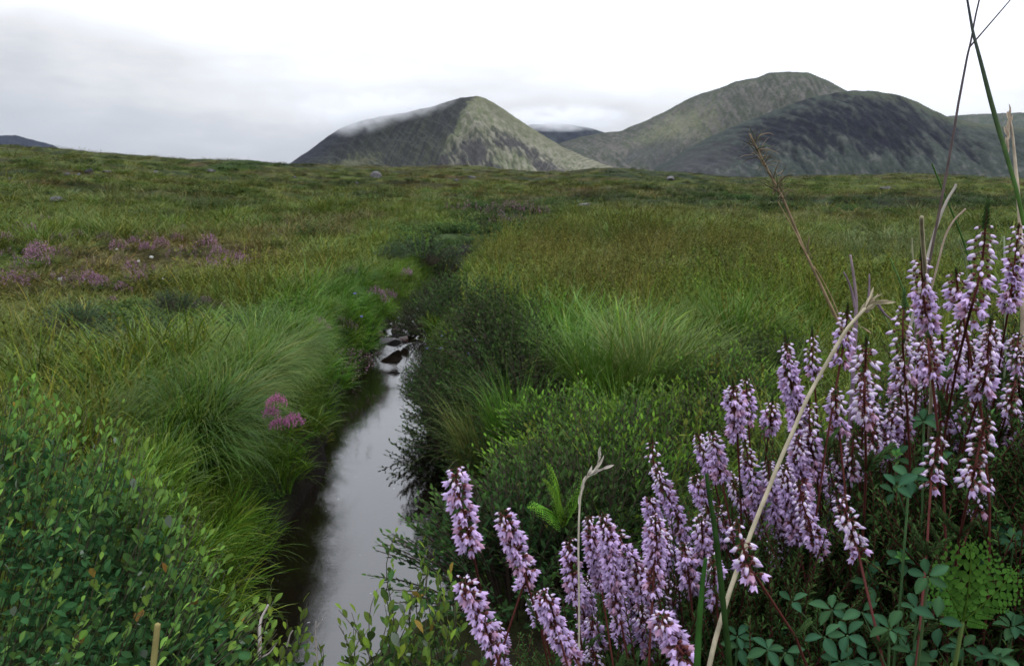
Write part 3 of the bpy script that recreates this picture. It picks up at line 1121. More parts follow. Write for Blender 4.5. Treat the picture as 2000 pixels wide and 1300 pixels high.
def scatter_stuff(name, label, P, rot, scl, kind, tints):
    """A point mesh whose points carry clumps of the library (geometry nodes instances)."""
    n = len(P)
    me = bpy.data.meshes.new(name)
    me.vertices.add(n)
    me.vertices.foreach_set('co', np.asarray(P, dtype=np.float32).ravel())
    for nm, ty, dat, key in (('rot', 'FLOAT_VECTOR', rot, 'vector'), ('scl', 'FLOAT_VECTOR', scl, 'vector'), ('vidx', 'INT', kind, 'value')):
        a = me.attributes.new(nm, ty, 'POINT')
        a.data.foreach_set(key, np.asarray(dat, dtype=np.int32 if ty == 'INT' else np.float32).ravel())
    a = me.attributes.new('itint', 'FLOAT_COLOR', 'POINT')
    c = np.ones((n, 4), dtype=np.float32)
    c[:, :3] = tints
    a.data.foreach_set('color', c.ravel())
    o = link(name, me)
    ng = bpy.data.node_groups.new(name, 'GeometryNodeTree')
    ng.interface.new_socket('Geometry', in_out='INPUT', socket_type='NodeSocketGeometry')
    ng.interface.new_socket('Geometry', in_out='OUTPUT', socket_type='NodeSocketGeometry')
    nn = ng.nodes.new
    gi, go = nn('NodeGroupInput'), nn('NodeGroupOutput')
    ip = nn('GeometryNodeInstanceOnPoints')
    m2p = nn('GeometryNodeMeshToPoints')
    ci = nn('GeometryNodeCollectionInfo')
    ci.inputs['Collection'].default_value = LIB
    ci.inputs['Separate Children'].default_value = True
    ci.inputs['Reset Children'].default_value = True

    def named(dt, nm):
        q = nn('GeometryNodeInputNamedAttribute')
        q.data_type = dt
        q.inputs['Name'].default_value = nm
        return q.outputs[0]
    ng.links.new(gi.outputs[0], m2p.inputs['Mesh'])
    ng.links.new(m2p.outputs[0], ip.inputs['Points'])
    ng.links.new(ci.outputs[0], ip.inputs['Instance'])
    ip.inputs['Pick Instance'].default_value = True
    ng.links.new(named('INT', 'vidx'), ip.inputs['Instance Index'])
    e2r = nn('FunctionNodeEulerToRotation')
    ng.links.new(named('FLOAT_VECTOR', 'rot'), e2r.inputs[0])
    ng.links.new(e2r.outputs[0], ip.inputs['Rotation'])
    ng.links.new(named('FLOAT_VECTOR', 'scl'), ip.inputs['Scale'])
    ng.links.new(ip.outputs[0], go.inputs[0])
    md = o.modifiers.new('scatter', 'NODES')
    md.node_group = ng
    tag(o, label, kind='stuff')
    return o


def ground_normal_rot(x, y, r, amt=0.6):
    e = 0.06
    dzx = (H(x + e, y) - H(x - e, y)) / (2 * e)
    dzy = (H(x, y + e) - H(x, y - e)) / (2 * e)
    return np.stack([np.clip(dzy, -0.9, 0.9) * amt, -np.clip(dzx, -0.9, 0.9) * amt * -1 * -1, np.zeros_like(x)], -1)


def zone_w(x, y, px, py, rx, ry, n1):
    c = ground_at(px, py)
    a, b = ground_at(px, max(py - ry, 352)), ground_at(px, py + ry)
    dist = math.hypot(c[0], c[1])
    wy = max(0.2, 0.5 * abs(math.hypot(a[0], a[1]) - math.hypot(b[0], b[1])))
    return 1 - sstep(0.55, 1.2, np.hypot((x - c[0]) / (rx * dist / F), (y - c[1]) / wy) + 0.45 * n1)


LEAN = []


def build_grass():
    r = np.random.default_rng(5)
    P, K, S, T = [], [], [], []
    bands = [(1.15, 3.0, 150, 0.80), (3.0, 6.5, 75, 0.95), (6.5, 12, 42, 1.15), (12, 22, 18, 1.5), (22, 42, 6.0, 2.2), (42, 80, 1.7, 3.2), (80, 182, 0.42, 5.0)]
    for r0, r1, dens, sc_ in bands:
        half = math.radians(42)
        area = half * (r1 ** 2 - r0 ** 2)
        n = int(area * dens)
        rr = np.sqrt(r.random(n) * (r1 ** 2 - r0 ** 2) + r0 ** 2)
        th = r.uniform(-half, half, n)
        x, y = rr * np.sin(th), rr * np.cos(th)
        d, wz = creek_d(x, y)
        keep = (d > 0.06) | ((y > 11.0) & (d > -0.05)) | (y > 13)
        keep &= ~((x > -1.0) & (y < 2.05) & (x < 0.02))
        keep &= ~((x > 0.0) & (y < 1.5) & (x < 1.4))
        rb = x - np.interp(y, ey, exr)
        keep &= ~((rb > -0.1) & (rb < 0.62 + 0.25 * fbm(x * 1.5, y, 2)) & (y < 8.5) & (r.random(n) < 0.93))
        x, y, rr = x[keep], y[keep], rr[keep]
        n = len(x)
        n1 = fbm(x / 3.1 + 40, y / 2.2, 3)
        n2 = fbm(x / 1.6 - 11, y / 1.3, 3)
        far = sstep(9, 30, rr)
        k = r.integers(0, 4, n)
        # which plant grows where
        p_sedge = 0.10 + 0.5 * zone_w(x, y, 1300, 510, 480, 75, n1) + 0.3 * zone_w(x, y, 520, 560, 240, 45, n1)
        p_turf = 0.12 + 0.35 * far
        p_shrub = 0.03 + 0.12 * far + 0.8 * zone_w(x, y, 280, 670, 230, 55, n1) + 0.6 * zone_w(x, y, 900, 470, 170, 30, n1) + 0.5 * zone_w(x, y, 1000, 420, 130, 20, n1) \
            + 0.9 * zone_w(x, y, 860, 510, 110, 60, n1 * 0.4) + 0.75 * zone_w(x, y, 1480, 760, 160, 70, n1) + 0.7 * zone_w(x, y, 1240, 880, 280, 130, n1 * 0.5) + 0.5 * zone_w(x, y, 1600, 540, 250, 40, n1)
        p_heath = 0.02 + 0.5 * far * sstep(0.1, 0.55, n2 + 0.4 * n1) + 0.5 * zone_w(x, y, 230, 520, 270, 60, n1)
        u = r.random(n)
        k = np.where(u < p_heath, 10 + r.integers(0, 2, n), k)
        u = r.random(n)
        k = np.where(u < p_sedge, 4 + r.integers(0, 2, n), k)
        u = r.random(n)
        k = np.where(u < p_turf, 6 + r.integers(0, 2, n), k)
        u = r.random(n)
        k = np.where((u < p_shrub) & (n2 > -0.45), 8 + r.integers(0, 2, n), k)
        k = np.where((far > 0.5) & (k < 4) & (r.random(n) < 0.5), 6 + r.integers(0, 2, n), k)
        d, wz = creek_d(x, y)
        z = H(x, y) - 0.015 * sc_
        s = sc_ * r.uniform(0.7, 1.25, n) * (1 + 0.25 * n2)
        s = s * np.where(d < 0.4, 0.5, 1.0)
        hs = (0.86 - 0.24 * sstep(4, 9, rr) - 0.22 * sstep(9, 25, rr) - 0.18 * sstep(25, 90, rr)) * np.where(k < 6, r.uniform(0.8, 1.15, n), 1.0)
        hz = zone_w(x, y, 240, 525, 300, 70, n1 * 0.5)
        hs = hs * (1 - 0.5 * np.clip(hz, 0, 1)) * (1 - 0.4 * zone_w(x, y, 290, 665, 260, 60, n1 * 0.5))
        lu = zone_w(x, y, 1200, 720, 200, 95, n1) + zone_w(x, y, 640, 660, 140, 110, n1)
        s = s * (1 + 0.25 * np.clip(lu, 0, 1) * (k < 4))
        t = tint(x, y)
        t = t * r.uniform(0.75, 1.25, (n, 1))
        sh = (k == 8) | (k == 9)
        t = np.where(sh[:, None], np.array([0.040, 0.074, 0.026]) * 0.6 + t * 0.3, t)
        hh = (k >= 10)
        t = np.where(hh[:, None], np.array([0.040, 0.034, 0.020]) * 0.7 + t * 0.18, t)
        sed = (k == 4) | (k == 5)
        t = np.where(sed[:, None], t * 0.8 + np.array([0.014, 0.011, 0.005]), t)
        P.append(np.stack([x, y, z], -1))
        K.append(k)
        S.append(np.stack([s, s, s * hs], -1))
        T.append(t)
    # a fringe hanging over both banks
    for side, m in ((-1, 500), (1, 100)):
        y = 1.9 + (10.5 - 1.9) * r.random(m) ** 1.5
        off = r.uniform(0.04, 0.30, m)
        x = np.where(side < 0, np.interp(y, ey, exl) - off, np.interp(y, ey, exr) + off)
        s = r.uniform(0.35, 0.6, m)
        P.append(np.stack([x, y, H(x, y) + 0.01], -1))
        K.append(r.integers(0, 4, m))
        S.append(np.stack([s, s, s], -1))
        T.append((tint(x, y) * 0.4 + LUSH * 0.6) * r.uniform(0.7, 1.2, (m, 1)))
    P, K, S, T = np.concatenate(P), np.concatenate(K), np.concatenate(S), np.concatenate(T)
    n = len(P)
    yaw = r.normal(0, 1.4, n)
    yaw = np.where(K >= 6, r.random(n) * 6.28, yaw)
    tx, ty = r.normal(0, 0.10, n), r.normal(0, 0.10, n)
    # lean over the water on the banks
    d, wz = creek_d(P[:, 0], P[:, 1])
    e = 0.05
    sgn = np.sign(creek_d(P[:, 0] + e, P[:, 1])[0] - d)
    near = (1 - sstep(0.1, 0.35, d)) * (P[:, 1] < 12)
    ty = ty - sgn * near * 0.55
    rot = np.stack([tx, ty, yaw], -1)
    scatter_stuff('moor_grass', 'mixed grass, sedge and low plants covering the moor', P, rot, S, K, T * 1.1)
    return n


print('clumps', build_grass())


# ------------------------------------------------------------------ stones on the moor and in the stream
def stone_mesh(r, mat, col, flat=0.6, sub=3, rough=0.35):
    import bmesh
    bm = bmesh.new()
    bmesh.ops.create_icosphere(bm, subdivisions=sub, radius=0.5)
    V = np.array([v.co[:] for v in bm.verts])
    Fc = np.array([[v.index for v in f.verts] for f in bm.faces])
    bm.free()
    # flatten against a few random planes for broken facets
    for _ in range(13):
        nrm = r.normal(0, 1, 3)
        nrm /= np.linalg.norm(nrm)
        dd = r.uniform(0.2, 0.42)
        q = V @ nrm - dd
        V = V - np.where(q > 0, q, 0)[:, None] * nrm * 0.9
    o = r.random(3) * 20
    V = V * (1 + rough * 0.35 * fbm(V[:, 0] * 4 + o[0], V[:, 1] * 4 + V[:, 2] * 3 + o[1], 4))[:, None]
    V[:, 2] *= flat
    C = np.asarray(col) * (1 + 0.3 * fbm(V[:, 0] * 6 + o[2], V[:, 2] * 6, 3))[:, None]
    return mesh_from('stone', V, Fc, mat, cols=C, smooth=False)


def build_stones():
    r = np.random.default_rng(31)
    far = [(735, 343, 24, 14, 'jagged grey boulder standing highest among the moor stones, below the conical hill'),
           (893, 352, 9, 6, 'small dark stone below the peak of the conical hill'),
           (921, 345, 15, 7, 'low broad stone just below the skyline under the conical peak'),
           (1143, 399, 26, 9, 'pale flat boulder on the green moor right of the dark peat bank'),
           (413, 333, 18, 7, 'flat pale stone on the slope below the green skyline knoll'),
           (305, 336, 10, 6, 'small grey stone left of the flat pale one on the slope'),
           (173, 335, 16, 8, 'dark stone on the left slope, largest of its cluster'),
           (210, 334, 18, 7, 'broad grey stone next to the dark one on the left slope'),
           (132, 340, 10, 6, 'little stone at the left end of the stone cluster on the slope'),
           (155, 341, 8, 5, 'tiny pale stone under the dark stone on the left slope'),
           (20, 351, 8, 6, 'pale stone at the far left edge of the moor'),
           (56, 366, 9, 5, 'small grey stone low on the left slope, above the flat slab'),
           (112, 390, 36, 8, 'flat grey slab half sunk in turf low on the left slope'),
           (1311, 348, 20, 8, 'grey stone on the rise under the dark hill'),
           (1188, 371, 8, 5, 'small pale stone above the pale flat boulder'),
           (1733, 367, 24, 9, 'blue grey boulder on the right moor beneath the dark hill'),
           (356, 347, 7, 4, 'tiny stone between the flat pale stone and the left cluster'),
           (575, 345, 9, 4, 'small stone below the end of the skyline knoll'),
           (697, 357, 7, 5, 'pale pebble sized stone left below the jagged boulder')]
    for px, py, w, h, lab in far:
        g = ground_at(px, py + h * 0.45)
        d = math.hypot(g[0], g[1])
        ww = w / F * d
        me = stone_mesh(r, M_STONE, np.array([0.06, 0.058, 0.06]) * r.uniform(0.7, 1.5), 1.0)
        o = link('moor_stone', me, None, (g[0], g[1], g[2] + 0.12 * h / F * d), (r.uniform(-.2, .2), r.uniform(-.2, .2), r.uniform(0, 6)), (ww * 1.15, ww * 1.1, max(h / F * d * 1.7, 0.12)))
        tag(o, lab, 'stone', 'stones on the moor')
    wet = [(736, 708, 34, 26, 'dark brown wet stone at the foot of the little cascade', (0.035, 0.022, 0.016)),
           (712, 716, 24, 22, 'rounded wet stone under the dark heather on the left bank', (0.03, 0.02, 0.016)),
           (762, 668, 46, 14, 'flat dark slab lying across the left side of the cascade', (0.03, 0.024, 0.022)),
           (790, 664, 22, 12, 'reddish stone in the middle of the cascade', (0.075, 0.038, 0.03)),
           (806, 648, 20, 14, 'reddish brown stone above the cascade on the right side', (0.095, 0.05, 0.035)),
           (780, 642, 30, 12, 'long brown stone above the cascade near the left bank', (0.06, 0.032, 0.024)),
           (742, 655, 20, 12, 'small orange brown stone at the left edge of the cascade', (0.09, 0.05, 0.028)),
           (818, 634, 16, 10, 'small brown stone upstream of the reddish stones', (0.07, 0.04, 0.03)),
           (795, 628, 20, 10, 'dark stone upstream under the flowering heather', (0.03, 0.02, 0.02)),
           (768, 705, 18, 8, 'yellowish wet stone breaking the foam below the cascade', (0.08, 0.06, 0.03)),
           (800, 682, 20, 8, 'dark stone poking through the white water', (0.02, 0.018, 0.02)),
           (850, 590, 22, 10, 'far reddish stone where the stream first shows', (0.07, 0.045, 0.035)),
           (838, 602, 18, 8, 'far brown stone beside the mossy bank upstream', (0.05, 0.035, 0.03)),
           (868, 583, 14, 7, 'farthest small stone in the stream', (0.06, 0.045, 0.04)),
           (770, 650, 16, 9, 'small brown stone behind the flat dark slab', (0.055, 0.035, 0.026))]
    for px, py, w, h, lab, col in wet:
        zz = 0.0 if py > 700 else (0.08 if py > 672 else 0.16)
        g = on_plane(px, py, zz)
        d = math.hypot(g[0], g[1])
        ww = w / F * d
        me = stone_mesh(r, M_WETSTONE, np.array(col) * np.array([0.6, 0.6, 0.65]), 1.0)
        o = link('stream_stone', me, None, (g[0], g[1], zz + 0.005), (r.uniform(-.3, .3), r.uniform(-.3, .3), r.uniform(0, 6)), (ww * 1.1, ww * 1.1, h / F * d * 1.8))
        tag(o, lab, 'stone', 'wet stones in the stream')


build_stones()


# ------------------------------------------------------------------ tussocks that can be told apart
def tussock_mesh(r, n, length, spread, tilt, droop, width, wind, col, outward=0.85, dead=0.05, seg=7):
    V, Fc, C, _ = blades(n, r, length, spread, tilt, droop, width, wind=wind, seg=seg, outward=outward, dead=dead)
    return mesh_from('blades', V, Fc, M_TUSSOCK, cols=C * np.asarray(col))


def place_tussock(me, x, y, s, lab, grp, yaw=0.0, tiltx=0.0, tilty=0.0, dz=0.0):
    t = thing('grass_tussock', lab, 'grass tussock', (x, y, float(H(x, y)) - 0.02 + dz), grp)
    t.rotation_euler = (tiltx, tilty, yaw)
    t.scale = (s, s, s)
    o = link('blades', me, t)
    o['kind'] = 'stuff'
    return t


def build_tussocks():
    r = np.random.default_rng(41)
    left = [tussock_mesh(r, 560, 0.40, 0.11, 0.30, 2.1, 0.0048, (0.38, -0.22), c, outward=0.7, dead=0.13) for c in ((0.062, 0.126, 0.020), (0.084, 0.138, 0.028), (0.044, 0.092, 0.016))]
    right = [tussock_mesh(r, 560, 0.50, 0.15, 0.22, 1.25, 0.0045, (0.3, 0.0), c, outward=0.75, dead=0.1) for c in ((0.060, 0.130, 0.018), (0.098, 0.142, 0.040))]
    grp = 'long grass tussocks along the left bank'
    spots = [(640, 790, 0.9, 2, 'dark green tussock at the water just below the pool head'), (560, 850, 0.95, 0, 'green tussock directly under the magenta heather'), (500, 900, 1.0, 2, 'dark tussock between the brown hearted one and the bank edge'), (440, 1000, 0.95, 0, 'green tussock behind the lowest dark one'), (430, 760, 0.9, 1, 'straw mixed tussock above the brown hearted one'), (520, 740, 0.85, 0, 'small fresh tussock above the magenta heather'), (610, 880, 0.85, 1, 'pale tussock with tips touching the bright water'), (600, 830, 1.15, 0, 'pale drooping tussock behind the water just right of the magenta heather'), (560, 900, 1.1, 1, 'drooping tussock hanging over the bend of the left bank'),
             (520, 985, 1.05, 1, 'long pale tussock spilling to the water at the widest dark reflection'), (470, 1060, 0.95, 2, 'lowest dark tussock of the left bank, over the black water'),
             (430, 930, 1.1, 2, 'deep green tussock behind the pale spilling one'), (380, 830, 1.0, 2, 'brown hearted tussock between the leafy shrub and the magenta heather'),
             (330, 770, 1.05, 0, 'tussock with straw tips above the top of the leafy shrub'), (620, 770, 0.9, 0, 'upright bright tussock below the dark heather root'),
             (480, 790, 1.0, 0, 'bright green tussock left of the magenta heather'), (540, 1040, 0.85, 1, 'small hanging tussock at the foot of the left bank'),
             (590, 960, 0.8, 0, 'thin pale tussock trailing its tips in the stream'), (700, 600, 1.0, 0, 'green tussock above the cascade on the left bank'),
             (735, 560, 1.0, 2, 'arched dark green tussock farthest along the left bank'), (680, 650, 0.95, 0, 'lush tussock hanging beside the purple heather over the cascade'),
             (640, 600, 0.9, 1, 'soft tussock set back from the cascade'), (560, 700, 0.9, 2, 'green tussock in the middle of the left bank meadow'), (800, 590, 0.6, 0, 'mossy yellow green tuft at the far bend of the stream')]
    for px, py, s, k, lab in spots:
        g = ground_at(px, py + 14)
        d, _ = creek_d(np.array([g[0]]), np.array([g[1]]))
        x = g[0] - max(0.0, (0.22 if g[1] < 4.5 else 0.34) - float(d[0]))
        place_tussock(left[k], x, g[1], s * r.uniform(0.72, 0.98), lab, grp, r.uniform(-1.2, 1.0), r.uniform(-.1, .1), 0.15)
    grp = 'wind bent tussocks on the right bank'
    spots = [(1190, 790, 1.1, 0, 'big bright green tussock in the middle of the right bank'), (1270, 760, 1.15, 1, 'pale silky tussock combed to the right by the wind'),
             (1140, 760, 0.95, 0, 'bright tussock left of the big wind bent one'), (1240, 700, 1.0, 1, 'arching tussock with straw coloured heads behind the big one'),
             (1100, 720, 0.9, 0, 'fresh green tussock beside the small white flower'), (1440, 680, 1.1, 0, 'round green tussock above the heather spikes'),
             (1390, 670, 0.95, 1, 'silvery tussock touching the round green one'), (1490, 660, 0.8, 0, 'small tussock right of the round green one'),
             (960, 910, 0.9, 1, 'pale green tussock trailing over the dark shrubs by the water'), (1010, 850, 0.75, 0, 'thin tussock among the bright shrub tips'),
             (1230, 900, 0.8, 0, 'dark green tussock behind the pale curled stalk'), (1330, 740, 0.9, 1, 'silky tussock falling toward the yellow green shrubs'), (1060, 660, 0.8, 0, 'small tussock at the upper edge of the dark shrubs'),
             (1330, 650, 0.8, 0, 'green tussock at the border of the brown sedge')]
    for px, py, s, k, lab in spots:
        g = ground_at(px, py + 12)
        place_tussock(right[k], g[0], g[1], s * 0.9, lab, grp, r.uniform(-0.4, 0.4), r.uniform(-.1, .1), 0.1)


build_tussocks()


# ------------------------------------------------------------------ heather cushions across the stream
def build_far_heather():
    r = np.random.default_rng(51)
    meshes = []
    for k in range(4):
        V, Fc, C, pl = shrublet(r, 60, 9, 0.19, 0.17, leaf=0.016, lw=0.32, light=(0.95, 0.8, 0.8), dark=(0.6, 0.5, 0.55), updir=1.0)
        fol = mesh_from('foliage', V, Fc, M_LEAF, cols=C * np.array([0.055, 0.045, 0.028]))
        # flowering shoot tips: short dense spikes of tiny pink bells
        g = Geo()
        tv, tf = leaf_template(1.0, 0.8, fold=0.3)
        root, tip = pl[4], pl[5]
        sel = r.random(len(tip)) < (0.8, 0.5, 0.38, 0.22)[k]
        tp = tip[sel]
        pos = np.concatenate([tp + np.array([0, 0, 0.01 - 0.010 * q]) + r.normal(0, 0.008, tp.shape) for q in range(8)])
        V, Fc = scatter(tv, tf, pos, frames(r.normal(0, 1, pos.shape) + np.array([0, 0, 0.4])), r.uniform(0.010, 0.019, len(pos)))
        if k == 0:
            meshes_pos = pos.copy()
        pk = np.array([0.36, 0.18, 0.30]) if k < 2 else np.array([0.27, 0.16, 0.21])
        g.add(V, Fc, pk * np.repeat(r.uniform(0.5, 1.3, len(pos)), len(tv))[:, None])
        meshes.append((fol, g.mesh('flowers', M_PETAL)))
    g = Geo()
    g.add(V, Fc, np.array([0.40, 0.13, 0.28]) * np.repeat(r.uniform(0.5, 1.3, len(pos)), len(tv))[:, None])
    V0, F0 = scatter(tv, tf, meshes_pos, frames(r.normal(0, 1, meshes_pos.shape) + np.array([0, 0, 0.4])), r.uniform(0.012, 0.022, len(meshes_pos)))
    g.add(V0, F0, np.array([0.40, 0.13, 0.28]) * np.repeat(r.uniform(0.5, 1.3, len(meshes_pos)), len(tv))[:, None])
    meshes.append((meshes[0][0], g.mesh('flowers', M_PETAL)))
    spots = [  # px, py, size in px, mesh, label or None
        (80, 505, 34, 0, 'brightest of the heather clumps at the upper left of the moor'), (66, 525, 40, 1, 'wide purple clump below the brightest upper left one'), (25, 545, 30, 2, None), (118, 512, 30, 3, None),
        (28, 568, 36, 1, 'pink brown clump at the left edge by the yellow grass'), (56, 560, 30, 2, None), (178, 562, 30, 0, 'double pink clump, left half, nearest of the patch'), (200, 570, 26, 0, 'double pink clump, right half, nearest of the patch'),
        (150, 570, 34, 3, None), (120, 560, 30, 2, None), (243, 580, 24, 1, 'small lilac clump below the middle of the patch'), (265, 545, 34, 1, 'wide pink clump in the middle of the patch'), (290, 543, 26, 2, None), (268, 560, 28, 1, None),
        (232, 495, 26, 1, None), (205, 475, 20, 3, None), (262, 485, 20, 1, None), (288, 497, 20, 0, 'vivid purple clump beside two white specks'), (312, 490, 26, 1, None), (345, 475, 18, 1, None), (296, 472, 22, 2, None),
        (340, 510, 24, 2, None), (365, 505, 30, 2, None), (405, 488, 34, 1, 'pale topped clump at the far end of the patch'), (430, 507, 26, 0, 'vivid purple clump at the right end of the patch'), (465, 520, 28, 0, None), (482, 522, 22, 1, None),
        (410, 530, 26, 1, None), (440, 532, 30, 1, None), (470, 500, 22, 2, None), (395, 515, 22, 3, None), (180, 530, 22, 3, None), (240, 525, 26, 3, None), (160, 545, 20, 2, None), (60, 460, 20, 1, None), (38, 457, 22, 2, None), (115, 478, 22, 2, None),
        (320, 612, 20, 1, 'lilac clump in front of the round grey green shrub'), (305, 600, 20, 3, None), (400, 610, 24, 1, 'pink clump right of the round grey green shrub'), (425, 618, 24, 2, None), (386, 622, 18, 1, None), (220, 605, 14, 0, None),
        (50, 710, 22, 1, 'pink tuft above the leafy shrub at the left edge'), (78, 708, 14, 0, None), (540, 785, 26, 0, 'magenta heather head over the left bank, upper of the group'), (530, 805, 22, 0, 'magenta heather head over the left bank, middle of the group'),
        (575, 822, 26, 0, 'magenta heather head over the left bank, rightmost of the group'), (545, 828, 24, 0, 'magenta heather head over the left bank, lowest of the group'),
        (735, 598, 26, 0, 'lilac heather beside the cascade, left tuft'), (760, 602, 24, 0, 'lilac heather beside the cascade, right tuft'), (748, 615, 22, 1, None), (795, 558, 20, 0, 'pink tuft on the mossy knob at the bend'), (800, 600, 26, 2, 'dull pink heather hanging under the mossy knob'),
        (625, 665, 20, 0, 'purple tips left above the dark heather root'), (638, 676, 18, 0, None), (665, 655, 14, 1, None), (680, 672, 30, 3, 'faded heather above the dark root by the cascade'), (655, 700, 34, 3, 'dark woody heather over the pool, upper part'),
        (690, 705, 34, 3, 'dark woody heather over the pool, right part'), (665, 725, 34, 3, 'dark woody heather over the pool, lower part'), (804, 745, 22, 1, 'lilac tuft at the edge of the right bank shrubs'), (688, 555, 18, 2, None),
        (885, 412, 26, 2, None), (920, 410, 26, 3, None), (960, 416, 30, 3, 'dark heather on the peat bank, middle of the row'), (1000, 410, 30, 2, None), (1035, 413, 30, 3, None), (985, 405, 24, 2, None), (975, 434, 26, 3, None), (1010, 432, 22, 3, None),
        (1258, 418, 24, 2, None), (1250, 425, 20, 3, None), (600, 420, 18, 3, None), (560, 440, 18, 3, None), (1060, 415, 20, 3, None), (90, 440, 18, 2, None), (350, 455, 18, 2, None), (150, 470, 20, 2, None), (10, 480, 22, 1, None), (12, 510, 24, 2, None)]
    used = set()
    anchors = [(80, 505, 'brightest upper left clump'), (66, 540, 'wide purple upper left clump'), (28, 568, 'clump at the left edge by the yellow grass'), (178, 562, 'double pink clump'), (243, 590, 'small lilac clump under the patch'),
               (265, 545, 'widest pink clump in mid patch'), (288, 497, 'vivid purple clump by the white specks'), (405, 488, 'pale topped clump at the far end'), (430, 507, 'vivid purple clump at the right end'),
               (345, 610, 'round grey green shrub'), (60, 460, 'left skyline slope'), (600, 430, 'middle of the far moor'), (748, 605, 'lilac tufts by the cascade'), (680, 672, 'dark woody heather root'), (960, 416, 'dark peat bank'), (50, 710, 'pink tuft over the leafy shrub'), (470, 530, 'bright meadow grass'), (1255, 420, 'brown sedge band'), (120, 430, 'flat slab on the left slope')]
    for px, py, w, k, lab in spots:
        if 860 < px < 1080:
            w = w * 1.5
        if 620 <= px < 820:
            w = w * 1.25
        g = ground_at(px, py + w * 0.25)
        d = math.hypot(g[0], g[1])
        s = w / F * d / (0.25 if px < 520 and py < 640 else 0.31)
        lift = 0.07 if px < 520 and py < 640 else 0.03
        if lab and 'magenta' in lab:
            q = at(px, py + 8, 2.72)
            g = np.array([q[0], q[1], q[2]])
            lift = q[2] - float(H(q[0], q[1]))
            d = 2.72
            s = w / F * d / 0.21
        if lab and 'over the pool' in lab:
            q = at(px + 6, py + 6, 5.7)
            g = np.array([q[0], q[1], q[2]])
            lift = q[2] - float(H(q[0], q[1]))
        if 620 <= px < 810 and not (lab and 'pool' in lab) and py < 700:
            lift = 0.12
        zone = 'among the sedge left of the stream' if px < 600 else 'beside the stream' if px < 850 else 'on the dark peat bank in mid moor'
        if lab is None:
            lab = describe(px, py, anchors, used, '%s %s heather clump' % ('small' if w < 22 else 'middling' if w < 28 else 'wide', ('purple', 'pinkish', 'dull pink', 'faded brown')[k]))
        t = thing('heather_clump', lab, 'heather', (g[0], g[1], float(H(g[0], g[1])) - 0.01 * s + lift), 'heather clumps ' + zone, r.uniform(0, 6.28))
        t.scale = (s, s, s * 1.05)
        if lab and 'over the pool' in lab:
            t.rotation_euler = (0.2, 0.7, 0)
            t.scale = (s * 1.3,) * 3
        if lab and 'magenta' in lab:
            k = 4
        a = link('foliage', meshes[k][0], t)
        a['kind'] = 'stuff'
        b = link('flowers', meshes[k][1], t)
        b['kind'] = 'stuff'


build_far_heather()


# ------------------------------------------------------------------ leafy shrubs on the right bank
M_SHOOT = M_LEAF


def leafy_shrub(name, lab, cat, x, y, z, r, n_stems, per, hgt, rad, leaf, lw, base, n_parts, grp, light=(1.9, 1.75, 1.0), dark=(0.8, 0.85, 0.95), updir=0.7, leafmesh=None, twig=(0.05, 0.035, 0.025), sx=1.0):
    t = thing(name, lab, cat, (x, y, z), grp)
    V, Fc, C, (P, R, S, g, root, tip) = shrublet(r, n_stems, per, hgt, rad, leaf, lw, light=light, dark=dark, updir=updir)
    tv, tf = leaf_template(1.0, lw)
    n = len(P)
    # the outermost leaves on the camera's side become leaves of their own
    w = np.array([-x, -y, CAMZ - z])
    w = w / np.linalg.norm(w)
    score = P @ w + 0.25 * g * hgt + r.normal(0, 0.04 * hgt, n)
    idx = np.argsort(-score)
    own = np.zeros(n, bool)
    own[idx[:n_parts]] = True
    rest = ~own
    Vr, Fr = scatter(tv, tf, P[rest], R[rest], S[rest])
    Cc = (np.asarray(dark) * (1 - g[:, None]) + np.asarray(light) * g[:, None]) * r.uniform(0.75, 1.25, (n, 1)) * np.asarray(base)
    o = link('foliage', mesh_from('foliage', Vr, Fr, M_LEAF, cols=np.repeat(Cc[rest], len(tv), 0)), t)
    o['kind'] = 'stuff'
    gg = Geo()
    for q in range(0, n_stems):
        a = root[q]
        b = tip[q]
        m = a * 0.5 + b * 0.5 + np.array([0, 0, 0.12 * hgt])
        Vt, Ft = tube(bez(a, m, b, 5), np.linspace(0.0028, 0.0009, 5), 3, False)
        gg.add(Vt, Ft, twig)
    o = link('branches', gg.mesh('branches', M_TWIG), t)
    o['kind'] = 'stuff'
    # shared leaf meshes in four tones
    lm = [mesh_from('leaf', tv, tf, M_LEAF, cols=np.broadcast_to(np.asarray(base) * (np.asarray(dark) * (1 - q) + np.asarray(light) * q), tv.shape)) for q in (0.0, 0.35, 0.75, 1.0)]
    for i in np.where(own)[0]:
        q = min(3, int(g[i] * 3.2 + r.random() * 0.8))
        part_at('leaf', lm[q], t, mat4(R[i], P[i], S[i]))
    return t


